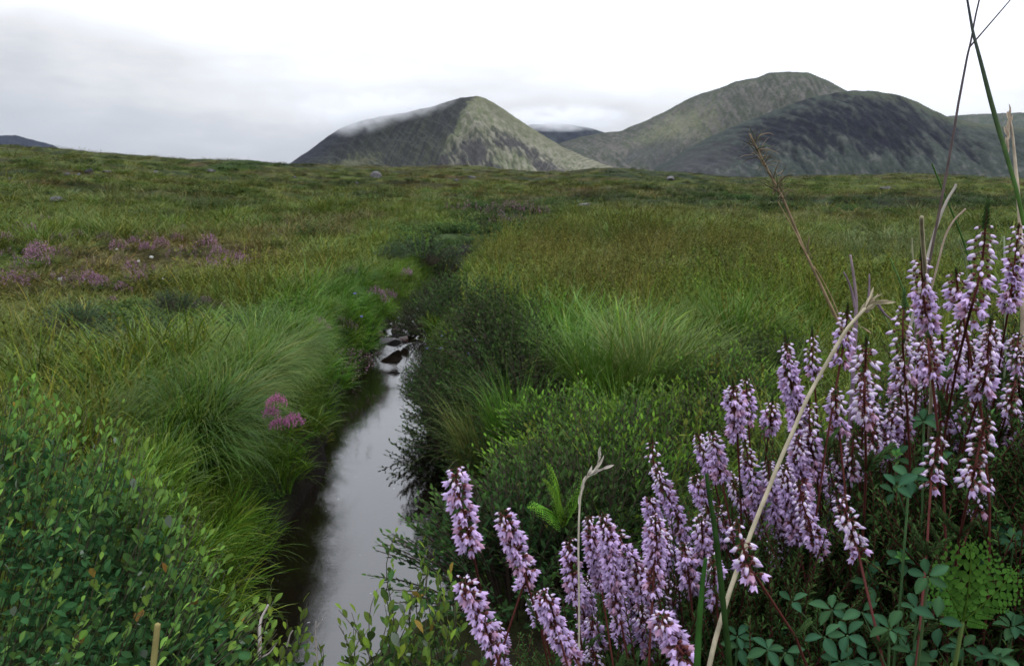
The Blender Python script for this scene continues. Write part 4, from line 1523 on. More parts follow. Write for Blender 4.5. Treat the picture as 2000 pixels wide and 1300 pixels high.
def build_bank_shrubs():
    r = np.random.default_rng(61)
    base = (0.030, 0.058, 0.019)
    grp = 'leafy shrubs on the right bank of the stream'
    spots = [(850, 1010, 0.55, 0.36, 240, 'dark shrub over the black reflection, nearest the open water'),
             (840, 880, 0.55, 0.40, 260, 'dark shrub whose lower sprays hang over the pale water'),
             (960, 1030, 0.5, 0.36, 260, 'dark shrub behind the leftmost heather spike'),
             (1010, 920, 0.5, 0.36, 240, 'shrub with bright yellow green tips above the fern'),
             (1120, 980, 0.5, 0.36, 220, 'bright tipped shrub behind the pale curled stalk'),
             (900, 790, 0.55, 0.42, 160, 'dark shrub with small blue flower heads in it'),
             (860, 720, 0.45, 0.40, 80, 'dark shrub at the head of the pool'),
             (960, 690, 0.5, 0.42, 80, 'tall dark shrub behind the one with blue flower heads'),
             (900, 640, 0.45, 0.40, 60, 'dark shrub opposite the cascade'),
             (980, 610, 0.5, 0.42, 50, 'highest dark shrub of the right bank'),
             (1050, 850, 0.4, 0.32, 160, 'leafy shrub at the foot of the bright green tussock'),
             (1200, 960, 0.45, 0.36, 200, 'shrub between the fern and the tall heather spike'),
             (1150, 1080, 0.45, 0.34, 200, 'dark shrub low behind the crowded heather spikes'),
             (1290, 900, 0.42, 0.34, 140, 'fresh green shrub behind the crowded heather spikes'),
             (1390, 780, 0.45, 0.36, 100, 'yellow green shrub right of the silky tussock'),
             (1480, 720, 0.45, 0.38, 80, 'yellow green shrub above the tallest left heather spikes'),
             (1010, 1110, 0.45, 0.32, 200, 'dark shrub between the leftmost heather spikes')]
    spots += [(870, 960, 0.45, 0.34, 120, 'dark shrub under the one hanging over the pale water'), (920, 1080, 0.45, 0.32, 120, 'low dark shrub at the foot of the leftmost heather spike'),
              (1060, 1040, 0.45, 0.34, 120, 'dark shrub left of the fern'), (930, 860, 0.5, 0.36, 100, 'dark shrub between the water side blue flowers'), (990, 770, 0.5, 0.38, 80, 'dark shrub left of the white daisy like flower'),
              (880, 570, 0.5, 0.38, 0, 'far dark shrub above the cascade on the right side'), (1060, 940, 0.45, 0.34, 100, 'yellow green tipped shrub above the fern'), (1250, 1010, 0.45, 0.34, 120, 'bright green shrub behind the thin leafy heather tip'),
              (1380, 880, 0.45, 0.34, 60, 'fresh green shrub behind the twin heather spikes'), (930, 740, 0.5, 0.38, 60, 'dark shrub behind the pool head shrub')]
    for px, py, rad, hgt, nparts, lab in spots:
        # py is where the middle of the shrub shows: root it underneath
        g = ground_at(px, min(py + 60, 1290))
        sh = float(np.interp(g[1], ey, exr)) + (0.34 if g[1] < 3.7 else 0.13 if g[1] < 4 else 0.36) - g[0]
        g[0] += max(0.0, sh)
        yel = 'yellow' in lab or 'bright' in lab or 'fresh' in lab
        b = np.array(base) * (np.array([1.1, 1.15, 0.95]) if yel else 1.0)
        dist = math.hypot(g[0], g[1])
        ns = int(190 if dist < 3.2 else 160)
        b = b * (1.0 if yel else 0.85)
        t = leafy_shrub('bank_shrub', lab, 'shrub', g[0], g[1], float(g[2]) - 0.03, r, ns, 15, hgt, rad * 0.72, 0.022 if dist < 3.5 else 0.026, 0.43, b, nparts, grp,
                        light=(2.9, 2.6, 1.1) if yel else (1.7, 1.6, 1.1), updir=0.9)
        t.rotation_euler[2] = r.uniform(0, 6)
        if 'hang' in lab or 'open water' in lab or 'reflection' in lab:
            t.rotation_euler = (0, -0.34, 0)
    for k, y in enumerate((2.25, 2.6, 2.95, 3.3, 3.7, 4.1, 4.6, 6.7, 7.5, 8.3)):
        x = float(np.interp(y, ey, exr)) + 0.05 + r.uniform(0, 0.05) + (0.10 * max(0, min(1, (y - 3.0))) if y < 6 else -0.02) + (0.26 if y < 2.8 else 0.17 if y < 3.4 else 0)
        t = leafy_shrub('bank_shrub', ('nearest dark shrub of the row over the right edge of the pool', 'second dark shrub of the row over the right edge of the pool', 'third dark shrub of the row over the right edge of the pool', 'fourth dark shrub of the row over the right edge of the pool', 'fifth dark shrub of the row over the right edge of the pool', 'sixth dark shrub of the row over the right edge of the pool', 'farthest dark shrub of the row over the pool, near its head', 'dark shrub leaning over the right side of the cascade', 'dark shrub just upstream of the one leaning over the cascade', 'farthest dark shrub leaning over the narrow upper stream')[k], 'shrub', x, y, 0.10, r, 170, 15, 0.42, 0.27, 0.022, 0.43, np.array(base) * 0.75, 60 if y < 4 else 0, grp, light=(1.5, 1.45, 1.1), updir=0.7)
        t.rotation_euler = (0, -0.38 - 0.1 * r.random(), 0)
    grp = 'grey green shrubs in the meadow left of the stream'
    for px, py, w, lab in [(345, 610, 95, 'round grey green shrub behind the lilac heather'), (150, 640, 110, 'wide grey green shrub toward the left edge of the meadow'), (300, 670, 120, 'grey green shrub in the middle of the meadow row'),
                           (385, 680, 110, 'dark hearted shrub at the right end of the meadow row'), (200, 690, 120, 'shrub right above the top of the near leafy shrub'), (610, 700, 60, 'dark shrub beside the woody heather'),
                           (825, 500, 130, 'dark shrub where the stream disappears'), (870, 530, 110, 'dark green shrub over the last bend of the stream'), (770, 505, 70, 'low shrub left of where the stream disappears')]:
        g = ground_at(px, py + w * 0.2)
        d = math.hypot(g[0], g[1])
        s = w / F * d / 0.52
        b = np.array([0.044, 0.078, 0.036]) if 'dark' not in lab else np.array([0.034, 0.06, 0.024])
        t = leafy_shrub('meadow_shrub', lab, 'shrub', g[0], g[1], float(H(g[0], g[1])) + 0.04, r, 130, 12, 0.27, 0.34, 0.027, 0.42, b, 0, grp, light=(1.6, 1.5, 1.25), updir=0.7)
        t.scale = (s,) * 3


build_bank_shrubs()


# ------------------------------------------------------------------ small flowers in the green
def build_small_flowers():
    import bmesh
    r = np.random.default_rng(71)
    bm = bmesh.new()
    bmesh.ops.create_icosphere(bm, subdivisions=2, radius=0.5)
    V = np.array([v.co[:] for v in bm.verts])
    Fc = np.array([[v.index for v in f.verts] for f in bm.faces])
    bm.free()
    V = V * (1 + 0.22 * r.normal(0, 1, (len(V), 1)))
    V[:, 2] *= 0.75
    blue = mesh_from('flower_head', V, Fc, M_BLOOM, cols=np.array([0.22, 0.22, 0.52]) * r.uniform(0.6, 1.3, (len(V), 1)), smooth=False)
    white = mesh_from('flower_head', V, Fc, M_BLOOM, cols=np.array([0.62, 0.63, 0.6]) * r.uniform(0.8, 1.1, (len(V), 1)), smooth=False)
    Vt, Ft = tube(bez((0, 0, -0.16), (0.012, 0, -0.08), (0, 0, 0), 6), 0.0012, 4)
    stem = mesh_from('stem', Vt, Ft, M_LEAF, cols=np.broadcast_to(np.array([0.05, 0.08, 0.03]), Vt.shape))
    for px, py, w, lab in [(880, 798, 10, 'largest blue flower head, alone at the water side of the dark shrubs'), (905, 846, 8, 'small blue flower head below the largest one'), (935, 816, 6, 'tiny blue flower head right of the largest one'),
                           (952, 849, 6, 'small blue flower head above the yellow green tips'), (918, 690, 7, 'blue flower head high in the dark shrubs'), (927, 664, 6, 'blue flower head right of the upper blue pair'),
                           (862, 680, 6, 'lower of the upper blue pair'), (865, 655, 6, 'upper of the upper blue pair'), (836, 680, 6, 'pale blue flower head next to the white water'), (915, 618, 5, 'farthest blue flower head on the right bank'),
                           (693, 573, 5, 'blue flower head in the grass above the cascade'), (706, 618, 5, 'blue flower head left of the lilac heather'), (1155, 660, 6, 'dull blue flower head in the right bank grass')]:
        g = ground_at(px, py + 40)
        d = g[1] * CP + (CAMZ - g[2]) * SP
        p = at(px, py, d * 0.985)
        t = thing('scabious', lab, 'flower', p, 'blue flower heads over the shrubs')
        s = w / F * d
        hd = link('flower_head', blue, t, None, None, (s, s, s))
        k = max(0.3, (p.z - float(H(p.x, p.y))) / 0.16)
        link('stem', stem, t, None, None, (1, 1, k))
    for px, py, w, lab in [(1035, 743, 11, 'white daisy like flower left of the bright tussock'), (296, 502, 7, 'white speck of cotton grass by the vivid purple clump'), (271, 510, 6, 'white speck left of the vivid purple clump'), (228, 487, 5, 'white speck at the top of the heather patch'),
                           (318, 544, 6, 'white speck right of the wide pink clump'), (118, 545, 9, 'cream speck above the double pink clump'), (165, 546, 6, 'cream speck beside the double pink clump'), (561, 685, 6, 'white speck in the meadow left of the dark root'),
                           (445, 731, 5, 'pale pink speck left of the bright meadow tussock'), (362, 760, 6, 'white speck on top of the brown hearted tussock'), (302, 905, 7, 'white speck at the edge of the near leafy shrub'), (1283, 455, 5, 'white speck in the far green moor')]:
        g = ground_at(px, py + 12)
        d = g[1] * CP + (CAMZ - g[2]) * SP
        p = at(px, py, d * 0.99)
        t = thing('cotton_grass', lab, 'flower', p, 'white flower specks in the moor grass')
        s = w / F * d
        link('flower_head', white, t, None, None, (s, s, s))
        k = max(0.3, (p.z - float(H(p.x, p.y))) / 0.16)
        link('stem', stem, t, None, None, (1, 1, k))


build_small_flowers()


# ------------------------------------------------------------------ flowering heather in front
LILAC = np.array([0.50, 0.365, 0.63])
PALE = np.array([0.82, 0.74, 0.83])
RED = np.array([0.085, 0.028, 0.026])


def revolve(rad, ys, n, m=0, closed_tip=False, zig=0.0, flare=0.0):
    V, Fc = [], []
    for i, (r0, y) in enumerate(zip(rad, ys)):
        for j in range(n):
            a = 2 * math.pi * j / n
            yy, rr = y, r0
            if zig and i == len(ys) - 1:
                up = 1.0 if j % 2 == 0 else -1.0
                yy = y + zig * up
                rr = r0 * (1 + flare * (up > 0))
            V.append((rr * math.cos(a), yy, rr * math.sin(a)))
    for i in range(len(ys) - 1):
        for j in range(n):
            k = (j + 1) % n
            Fc.append((i * n + j, i * n + k, (i + 1) * n + k, (i + 1) * n + j))
    return np.array(V), np.array(Fc)


def heather_parts():
    out = {'bud': [], 'flower': []}
    for q in range(4):
        tone = (1.0, 0.9, 1.08, np.array([0.78, 0.62, 0.56]))[q]
        g = Geo()
        ys = np.array([0.0, 0.1, 0.28, 0.5, 0.72, 0.9, 1.0])
        V, Fc = revolve([0.03, 0.11, 0.17, 0.19, 0.155, 0.08, 0.01], ys, 7)
        w = np.clip((V[:, 1] - 0.3) / 0.6, 0, 1)[:, None]
        ribs = 1 - 0.1 * (np.arange(len(V)) % 2)[:, None]
        g.add(V, Fc, (PALE * (1 - w) + (LILAC * 1.15) * w) * tone * ribs, 0)
        V, Fc = revolve([0.02, 0.11, 0.165, 0.175], np.array([-0.06, 0.03, 0.12, 0.22]), 8, zig=0.08)
        g.add(V * np.array([1.04, 1, 1.04]), Fc, RED * (1.0, 1.5, 0.8, 1.2)[q], 1)
        out['bud'].append(g.mesh('bud', [M_PETAL, M_CALYX]))
        g = Geo()
        ys = np.array([0.0, 0.12, 0.34, 0.58, 0.84])
        V, Fc = revolve([0.04, 0.18, 0.27, 0.30, 0.35], ys, 10, zig=0.17, flare=0.25)
        w = np.clip(V[:, 1] / 0.9, 0, 1)[:, None]
        ribs = 1 - 0.16 * (np.arange(len(V)) % 2)[:, None]
        g.add(V, Fc, ((LILAC * 1.25 + 0.04) * (1 - w) + LILAC * np.array([1.2, 1.2, 1.12]) * w) * ribs * tone, 0)
        V, Fc = revolve([0.02, 0.16, 0.23, 0.26], np.array([-0.08, 0.02, 0.12, 0.24]), 8, zig=0.08)
        g.add(V * 1.03, Fc, RED * (1.0, 1.6, 0.8, 1.3)[q], 1)
        V, Fc = tube([(0, 0.2, 0), (0.01, 0.6, 0.01), (0.0, 1.02, 0.0)], [0.03, 0.025, 0.05], 4)
        g.add(V, Fc, np.array([0.16, 0.05, 0.10]), 1)
        out['flower'].append(g.mesh('flower', [M_PETAL, M_CALYX]))
    # leafy shoot: overlapping scale leaves round a stem, unit length along +Y
    out['leaf_shoot'] = []
    rr = np.random.default_rng(3)
    for q in range(3):
        tv, tf = leaf_template(1.0, 0.42, fold=0.35)
        n = 64
        s = np.linspace(0.0, 1.0, n)
        a = np.arange(n) * 2.4
        od = np.stack([np.cos(a), np.full(n, 0.62) + s * 1.1, np.sin(a)], -1)
        P = np.stack([0.015 * np.cos(a), s * 0.86, 0.015 * np.sin(a)], -1)
        V, Fc = scatter(tv, tf, P, frames(od, up=(0.3, 0.2, 0.9)), 0.2 * (1 - 0.35 * s) * rr.uniform(0.8, 1.2, n))
        g = Geo()
        g.add(V, Fc, np.array([0.030, 0.058, 0.018]) * np.repeat(rr.uniform(0.6, 1.5, n) * (1 + 0.5 * s), len(tv))[:, None], 0)
        V, Fc = tube([(0, -0.02, 0), (0, 0.9, 0)], [0.02, 0.012], 4)
        g.add(V, Fc, RED * 0.9, 1)
        out['leaf_shoot'].append(g.mesh('leaf_shoot', [M_HEATH, M_CALYX]))
    return out


HP = heather_parts()


def frame1(d, roll=0.0):
    return frames(np.array([d]), roll=np.array([roll]))[0]


def heather_spike(r, lab, pts, size, buds, lead, fl=0.0047, dens=1.0, faded=False, depth=None):
    """pts: pixels down the flowering axis, top first; size: flower length in pixels; buds: share of the spike still in bud;
    lead: length in pixels of the leafy shoot above the flowers."""
    size = size * 0.75
    d0 = depth or fl * F / size
    W = [np.array(at(px, py, d0 + 0.006 * i * (1 if i else 0) + r.normal(0, 0.004))) for i, (px, py) in enumerate(pts)]
    axis = polyline(W, 60)
    seg = np.linalg.norm(np.diff(axis, axis=0), axis=1)
    total = seg.sum()
    cum = np.concatenate([[0], np.cumsum(seg)])
    end = axis[-1]
    gx, gy = end[0] + r.uniform(-0.01, 0.05), end[1] + r.uniform(0.0, 0.08)
    root = np.array([gx, gy, float(H(gx, gy)) - 0.01])
    if root[2] > end[2] - 0.04:
        root[2] = end[2] - 0.06
    t = thing('heather_sprig', lab, 'heather', root, 'flowering heather sprigs in front of the stream')
    o = root.copy()
    down = axis[-1] - axis[-5]
    down /= np.linalg.norm(down) + 1e-9
    ctrl = end + down * np.linalg.norm(root - end) * 0.5
    low = bez(end, ctrl, root, 10)[1:]
    toptan = axis[0] - axis[4]
    toptan /= np.linalg.norm(toptan) + 1e-9
    leadlen = lead / F * d0
    full = np.vstack([axis[0] + toptan * leadlen * 0.5, axis[::3], low])
    rad = np.interp(np.linspace(0, 1, len(full)), [0, 0.3, 1], [0.0004, 0.0006, 0.00075])
    g = Geo()
    V, Fc = tube(full - o, rad, 6)
    g.add(V, Fc, RED * np.array([1.0, 0.95, 0.9]))
    # nodes of the flowering part
    sp = 0.6 * fl / dens
    nn = int(total / sp)
    for i in range(nn):
        s = (i + 0.3) * sp
        k = np.searchsorted(cum, s) - 1
        k = int(np.clip(k, 0, len(axis) - 2))
        c = axis[k] + (axis[k + 1] - axis[k]) * ((s - cum[k]) / max(seg[k], 1e-9))
        ax = axis[k] - axis[k + 1]
        ax /= np.linalg.norm(ax) + 1e-9
        S = frame1(ax)
        frac = i / max(nn - 1, 1)
        whorl = 3 if dens < 1.3 else 4
        for w in range(whorl):
            if r.random() < 0.1:
                continue
            a = 2 * math.pi * w / whorl + (i % 2) * math.pi / whorl + r.normal(0, 0.28) + 0.35 * i
            rd = S[:, 0] * math.cos(a) + S[:, 2] * math.sin(a)
            small = 0.62 + 0.38 * min(1.0, frac * 4 + 0.15)
            L_ = fl * small * r.uniform(0.88, 1.12)
            bud = frac < buds + r.normal(0, 0.07)
            droop = r.uniform(0.15, 0.55) + 0.35 * frac + (0.25 if not bud else 0.0)
            pl = L_ * r.uniform(0.45, 0.8)
            b = c + rd * pl + ax * 0.15 * pl - np.array([0, 0, 0.12 * pl])
            dr = rd * 1.0 + np.array([0, 0, -1.0]) * droop
            dr = dr / np.linalg.norm(dr)
            V, Fc = tube(np.array([c, c + rd * pl * 0.55 + ax * 0.22 * pl, b]) - o, 0.00026, 3, False)
            g.add(V, Fc, RED * np.array([1.3, 1.1, 1.1]))
            R = frame1(dr, r.uniform(0, 6.28))
            fad = (r.random() < (0.12 if frac < 0.7 else 0.3)) and not bud
            me = HP['flower'][3] if fad else HP['bud' if bud else 'flower'][r.integers(0, 3)]
            wd = r.uniform(0.92, 1.12) * (1.0 if bud else 1.05)
            part_at('bud' if bud else 'flower', me, t, mat4(R, b - o, (L_ * wd * 1.05, L_, L_ * wd * 1.05)))
        if i % 4 == 2 and r.random() < 0.7:
            a = r.random() * 6.28
            rd = S[:, 0] * math.cos(a) + S[:, 2] * math.sin(a)
            ln = fl * r.uniform(0.7, 1.5)
            part_at('leaf_shoot', HP['leaf_shoot'][r.integers(0, 3)], t, mat4(frame1(rd * 0.8 + ax), c - o, (ln * 0.9, ln, ln * 0.9)))
    if leadlen > 0.001:
        part_at('leaf_shoot', HP['leaf_shoot'][0], t, mat4(frame1(toptan), axis[0] - toptan * 0.002 - o, (max(0.009, 0.8 * leadlen), leadlen * 1.05, max(0.009, 0.8 * leadlen))))
    # side shoots on the bare stem below
    for i in range(22):
        k = r.integers(0, len(low) - 1)
        a = r.random() * 6.28
        dv = np.array([math.cos(a), math.sin(a), 1.2])
        ln = r.uniform(0.010, 0.024)
        part_at('leaf_shoot', HP['leaf_shoot'][r.integers(0, 3)], t, mat4(frame1(dv), low[k] - o, (ln * 0.7, ln, ln * 0.7)))
    link('stem', g.mesh('stem', M_CALYX), t)
    return t


def build_heather():
    r = np.random.default_rng(81)
    A = [  # label, points, flower px, bud share, lead px, density
        ('tallest heather spike, dark leafy tip against the moor and open bells at its foot', [(1925, 440), (1917, 520), (1900, 590), (1893, 615)], 27, 0.68, 62, 0.9),
        ('short heather spike with open bells pressed against the foot of the tallest one', [(1868, 535), (1872, 575), (1880, 610)], 24, 0.35, 24, 1.0),
        ('heather spike crossed by a cut straw stalk, open bells on both sides', [(1800, 505), (1802, 560), (1808, 610), (1815, 645)], 22, 0.38, 34, 1.15),
        ('heather spike at the right edge of the frame', [(1990, 440), (1982, 510), (1975, 570), (1970, 600)], 20, 0.4, 10, 1.1),
        ('heather spike with a leafy crown left of the crossed one', [(1765, 600), (1763, 660), (1766, 720), (1770, 765)], 22, 0.8, 50, 0.85),
        ('slender heather spike behind the pale drooping grass head', [(1655, 610), (1650, 660), (1640, 715)], 19, 0.4, 30, 1.1),
        ('heather spike of long pale buds right of the pale grass stalk', [(1692, 672), (1690, 720), (1688, 770), (1690, 815)], 26, 0.95, 34, 1.0),
        ('heather spike of pale buds on a bare red stem above the trefoil', [(1812, 655), (1815, 700), (1822, 750)], 23, 0.6, 20, 1.0),
        ('heather spike of pointed buds under the tallest one', [(1935, 632), (1930, 680), (1925, 735), (1915, 765)], 24, 0.75, 26, 1.15),
        ('heather sprig of few pale buds low at the right edge', [(1985, 735), (1978, 770), (1968, 800)], 20, 0.9, 12, 0.8),
        ('long heather spike with a leafy tip, left of the pale grass stalk', [(1535, 672), (1542, 730), (1552, 780), (1562, 830), (1568, 880)], 19, 0.18, 36, 1.5),
        ('small heather spike of buds behind the long one', [(1586, 655), (1586, 690), (1590, 735)], 15, 0.6, 26, 1.1),
        ('heather spike of pale buds crossed low by the pale grass stalk', [(1580, 785), (1582, 840), (1588, 890), (1596, 940)], 19, 0.5, 16, 1.2),
        ('heather spike continuing below the long one, bells crowded', [(1560, 850), (1562, 910), (1568, 960), (1578, 1010)], 19, 0.25, 8, 1.4),
        ('left pair of twin heather spikes, crowded with bells', [(1432, 755), (1436, 800), (1440, 850)], 19, 0.15, 30, 1.5),
        ('right pair of twin heather spikes, mostly faded stem', [(1458, 740), (1458, 780), (1462, 830)], 16, 0.2, 14, 1.0),
        ('short heather spike between the twins and the long one', [(1508, 785), (1506, 810), (1502, 838)], 17, 0.3, 22, 1.3),
        ('heather spike below the twins, bending left at the tip', [(1455, 860), (1462, 900), (1470, 950), (1482, 990)], 18, 0.3, 10, 1.2),
        ('heather spike of many buds behind the pale stalk, below the small one', [(1632, 765), (1634, 800), (1640, 850)], 19, 0.5, 14, 1.1),
        ('heather tuft left of the trefoil leaves, drooping tip of buds', [(1722, 832), (1735, 860), (1740, 890)], 18, 0.8, 10, 1.2),
        ('narrow heather spike of stacked pale buds', [(1668, 850), (1664, 890), (1660, 940)], 18, 0.9, 8, 1.1),
        ('big heather spike of white tipped buds near the right edge', [(1928, 815), (1915, 860), (1905, 910), (1895, 950)], 26, 0.97, 18, 1.0),
        ('heather spike of white tipped buds left of the big one', [(1835, 845), (1828, 880), (1820, 920), (1818, 950)], 23, 0.97, 14, 0.8),
        ('drooping heather tip of buds right below the big one', [(1935, 930), (1915, 970), (1900, 1010)], 21, 0.97, 8, 0.8),
        ('heather spike of pale buds, nearest the lower trefoil leaves', [(1640, 965), (1655, 1010), (1668, 1050), (1680, 1095)], 24, 0.95, 12, 0.9),
        ('heather spike of buds and bells left of the one by the trefoil', [(1560, 940), (1570, 990), (1590, 1040), (1605, 1075)], 20, 0.5, 12, 1.2),
        ('heather spike of large buds crossed by the pale grass stalk low down', [(1440, 1020), (1452, 1070), (1465, 1110), (1480, 1130)], 28, 0.7, 16, 0.9),
        ('heather spike with few buds and a thin leafy tip against the dark shrubs', [(1274, 862), (1276, 900), (1284, 925)], 15, 1.0, 22, 0.7),
        ('slanting heather spike running down right from the thin leafy tip', [(1284, 915), (1300, 960), (1322, 1010), (1338, 1055)], 17, 0.22, 6, 1.3),
        ('heather spike standing left under the slanting one', [(1268, 970), (1278, 1010), (1285, 1050)], 17, 0.1, 8, 1.2),
        ('thick heather spike under the slanting one, bells crowded on a dark stem', [(1280, 1010), (1282, 1060), (1278, 1110), (1275, 1160)], 21, 0.15, 8, 1.3),
        ('heather spike right of the thick one', [(1335, 1060), (1342, 1100), (1348, 1150)], 19, 0.2, 6, 1.2),
        ('heather spike leaning left beside the dark blurred leaf', [(1362, 850), (1380, 890), (1395, 940)], 17, 0.4, 14, 1.3),
        ('heather spike crowded with bells right of the leaning one', [(1390, 845), (1400, 890), (1410, 935)], 18, 0.3, 16, 1.4),
        ('small heather spike hanging under the leaning one', [(1358, 930), (1370, 965), (1380, 985)], 17, 0.2, 6, 1.2),
        ('heather sprig of white buds among the crowded spikes', [(1425, 925), (1435, 950), (1450, 985)], 16, 1.0, 6, 1.3),
        ('leftmost heather spike, big bells over the black water', [(890, 915), (893, 950), (903, 990), (912, 1030), (922, 1070)], 25, 0.12, 12, 1.0),
        ('heather spike second from the left, bells over the dark shrub', [(982, 1000), (995, 1035), (1008, 1070), (1020, 1105)], 22, 0.12, 22, 1.2),
        ('heather spike of round faded bells under the second one', [(1025, 1085), (1030, 1120), (1018, 1155)], 19, 0.3, 4, 0.8),
        ('lower left heather spike leaning out over the water', [(903, 1130), (925, 1170), (945, 1215), (965, 1265)], 24, 0.1, 10, 1.2),
        ('heather spike with a fat crown of bells, low beside the thin straight stalk', [(1062, 1155), (1075, 1190), (1090, 1235)], 22, 0.08, 10, 1.5),
        ('heather spike of buds and bells at the bottom, right of the fat crowned one', [(1085, 1230), (1110, 1265), (1130, 1295)], 21, 0.1, 4, 1.3),
        ('heather spike directly left of the thin straight stalk', [(1112, 1050), (1115, 1090), (1120, 1130), (1125, 1170)], 19, 0.15, 10, 1.2),
        ('heather spike directly right of the thin straight stalk', [(1150, 1010), (1160, 1060), (1168, 1110), (1175, 1150)], 19, 0.15, 10, 1.4),
        ('dense heather spike right of the straight stalk, topped with buds', [(1178, 1005), (1188, 1050), (1195, 1100), (1200, 1150), (1210, 1200)], 20, 0.15, 12, 1.3),
        ('heather spike bending right with round bells', [(1195, 1025), (1215, 1060), (1235, 1095), (1250, 1120)], 18, 0.2, 8, 1.1),
        ('heather spike half hidden behind the dense one', [(1240, 1090), (1250, 1130), (1255, 1180)], 18, 0.2, 6, 1.2),
        ('bottom heather spike with large bells, nearest the lower edge', [(1290, 1200), (1305, 1230), (1325, 1265), (1345, 1290)], 27, 0.15, 8, 1.3),
        ('heather spike of pale bells left of the pale stalk foot', [(1392, 1085), (1395, 1130), (1400, 1180)], 20, 0.35, 8, 1.2),
        ('heather sprig at the foot of the pale stalk', [(1370, 1010), (1372, 1050), (1375, 1090)], 18, 0.3, 6, 1.1),
        ('heather spike in the gap between the crowded spikes and the pale stalk', [(1500, 900), (1505, 950), (1515, 1000), (1525, 1040)], 18, 0.3, 10, 1.3),
        ('heather spike left of the gap, bells facing the water', [(1478, 960), (1485, 1000), (1492, 1045)], 17, 0.2, 6, 1.3),
        ('heather spike right of the gap, buds above bells', [(1535, 910), (1540, 960), (1550, 1010), (1560, 1060)], 19, 0.3, 8, 1.4),
        ('heather spike behind the narrow one of stacked buds', [(1700, 760), (1705, 800), (1710, 840)], 16, 0.6, 12, 1.1),
        ('heather spike between the bare red stem and the right edge', [(1870, 640), (1868, 690), (1862, 740)], 19, 0.6, 14, 1.1),
        ('heather sprig low at the right edge over the trefoil', [(1990, 650), (1985, 690), (1988, 720)], 18, 0.7, 8, 1.1),
        ('tiny heather sprig of two white buds low in the dark foliage', [(1526, 1118), (1528, 1140), (1532, 1165)], 15, 1.0, 4, 0.5),
        ('heather sprig lowest between the fat crowned and dense spikes', [(1205, 1200), (1215, 1235), (1225, 1270)], 18, 0.1, 4, 1.2)]
    for lab, pts, size, buds, lead, dens in A:
        heather_spike(r, lab, pts, size, buds, lead, dens=dens)
    # spikes that fill the crowded bank
    anchors = [(1925, 500, 'tallest spike'), (1800, 560, 'spike behind the cut straw'), (1692, 740, 'spike of long pale buds'), (1550, 780, 'long leafy tipped spike'), (1436, 800, 'crowded twin spikes'),
               (1905, 880, 'big white budded spike'), (1660, 1030, 'budded spike by lower trefoil'), (1310, 980, 'slanting spike'), (1278, 1090, 'thick dark stemmed spike'), (1395, 890, 'spike by the dark leaf'),
               (1195, 1100, 'dense spike by straight stalk'), (1075, 1190, 'fat crowned spike'), (1315, 1250, 'large belled bottom spike'), (1460, 1080, 'large buds on pale stalk'), (1820, 700, 'bare red stem'),
               (1570, 860, 'middle of the pale stalk'), (1980, 680, 'right edge sprig'), (1480, 960, 'gap between the crowded spikes'), (1380, 1150, 'foot of the pale stalk'), (1750, 640, 'leafy crowned spike'), (1240, 1160, 'half hidden spike'),
               (1000, 1230, 'lower left leaning spike'), (1350, 1110, 'dark green blade'), (1600, 940, 'narrow spike of stacked buds'), (1870, 780, 'pointed buds under tallest spike')]
    used = set()

    def what(buds, ln, lean):
        return '%s%s heather spike of %s' % ('short' if ln < 70 else 'slim' if ln < 95 else 'long', ' upright' if abs(lean) < 8 else ' slanting', 'open bells' if buds < 0.25 else 'bells and buds' if buds < 0.6 else 'pale buds')
    for k in range(46):
        px, py = r.uniform(1120, 1640), 0
        py = np.interp(px, [1130, 1300, 1450, 1640], [1090, 1000, 930, 850]) + r.uniform(0, 190)
        ln = r.uniform(50, 120)
        lean = r.uniform(-4, 26)
        bd = r.uniform(0.1, 0.5)
        heather_spike(r, describe(px, py + ln / 2, anchors, used, what(bd, ln, lean)), [(px, py), (px + lean * 0.5, py + ln * 0.5), (px + lean, py + ln)], r.uniform(14.5, 17.5), bd, r.uniform(5, 24), dens=r.uniform(1.1, 1.5))
    for k in range(22):
        px = r.uniform(1620, 1990)
        py = np.interp(px, [1620, 1800, 2000], [700, 600, 560]) + r.uniform(0, 240)
        ln = r.uniform(50, 110)
        lean = r.uniform(-14, 10)
        bd = r.uniform(0.3, 0.9)
        heather_spike(r, describe(px, py + ln / 2, anchors, used, what(bd, ln, lean)), [(px, py), (px + lean * 0.5, py + ln * 0.5), (px + lean, py + ln)], r.uniform(16, 19), bd, r.uniform(8, 30), dens=r.uniform(0.9, 1.2))
    for k in range(12):
        px = r.uniform(950, 1350)
        py = 1150 + r.uniform(0, 110)
        ln = r.uniform(50, 100)
        bd = r.uniform(0.1, 0.5)
        heather_spike(r, describe(px, py + ln / 2, anchors, used, what(bd, ln, 18)), [(px, py), (px + 10, py + ln * 0.5), (px + 18, py + ln)], r.uniform(15, 18), bd, r.uniform(8, 24), dens=r.uniform(1.0, 1.4))
    return len(A)


build_heather()


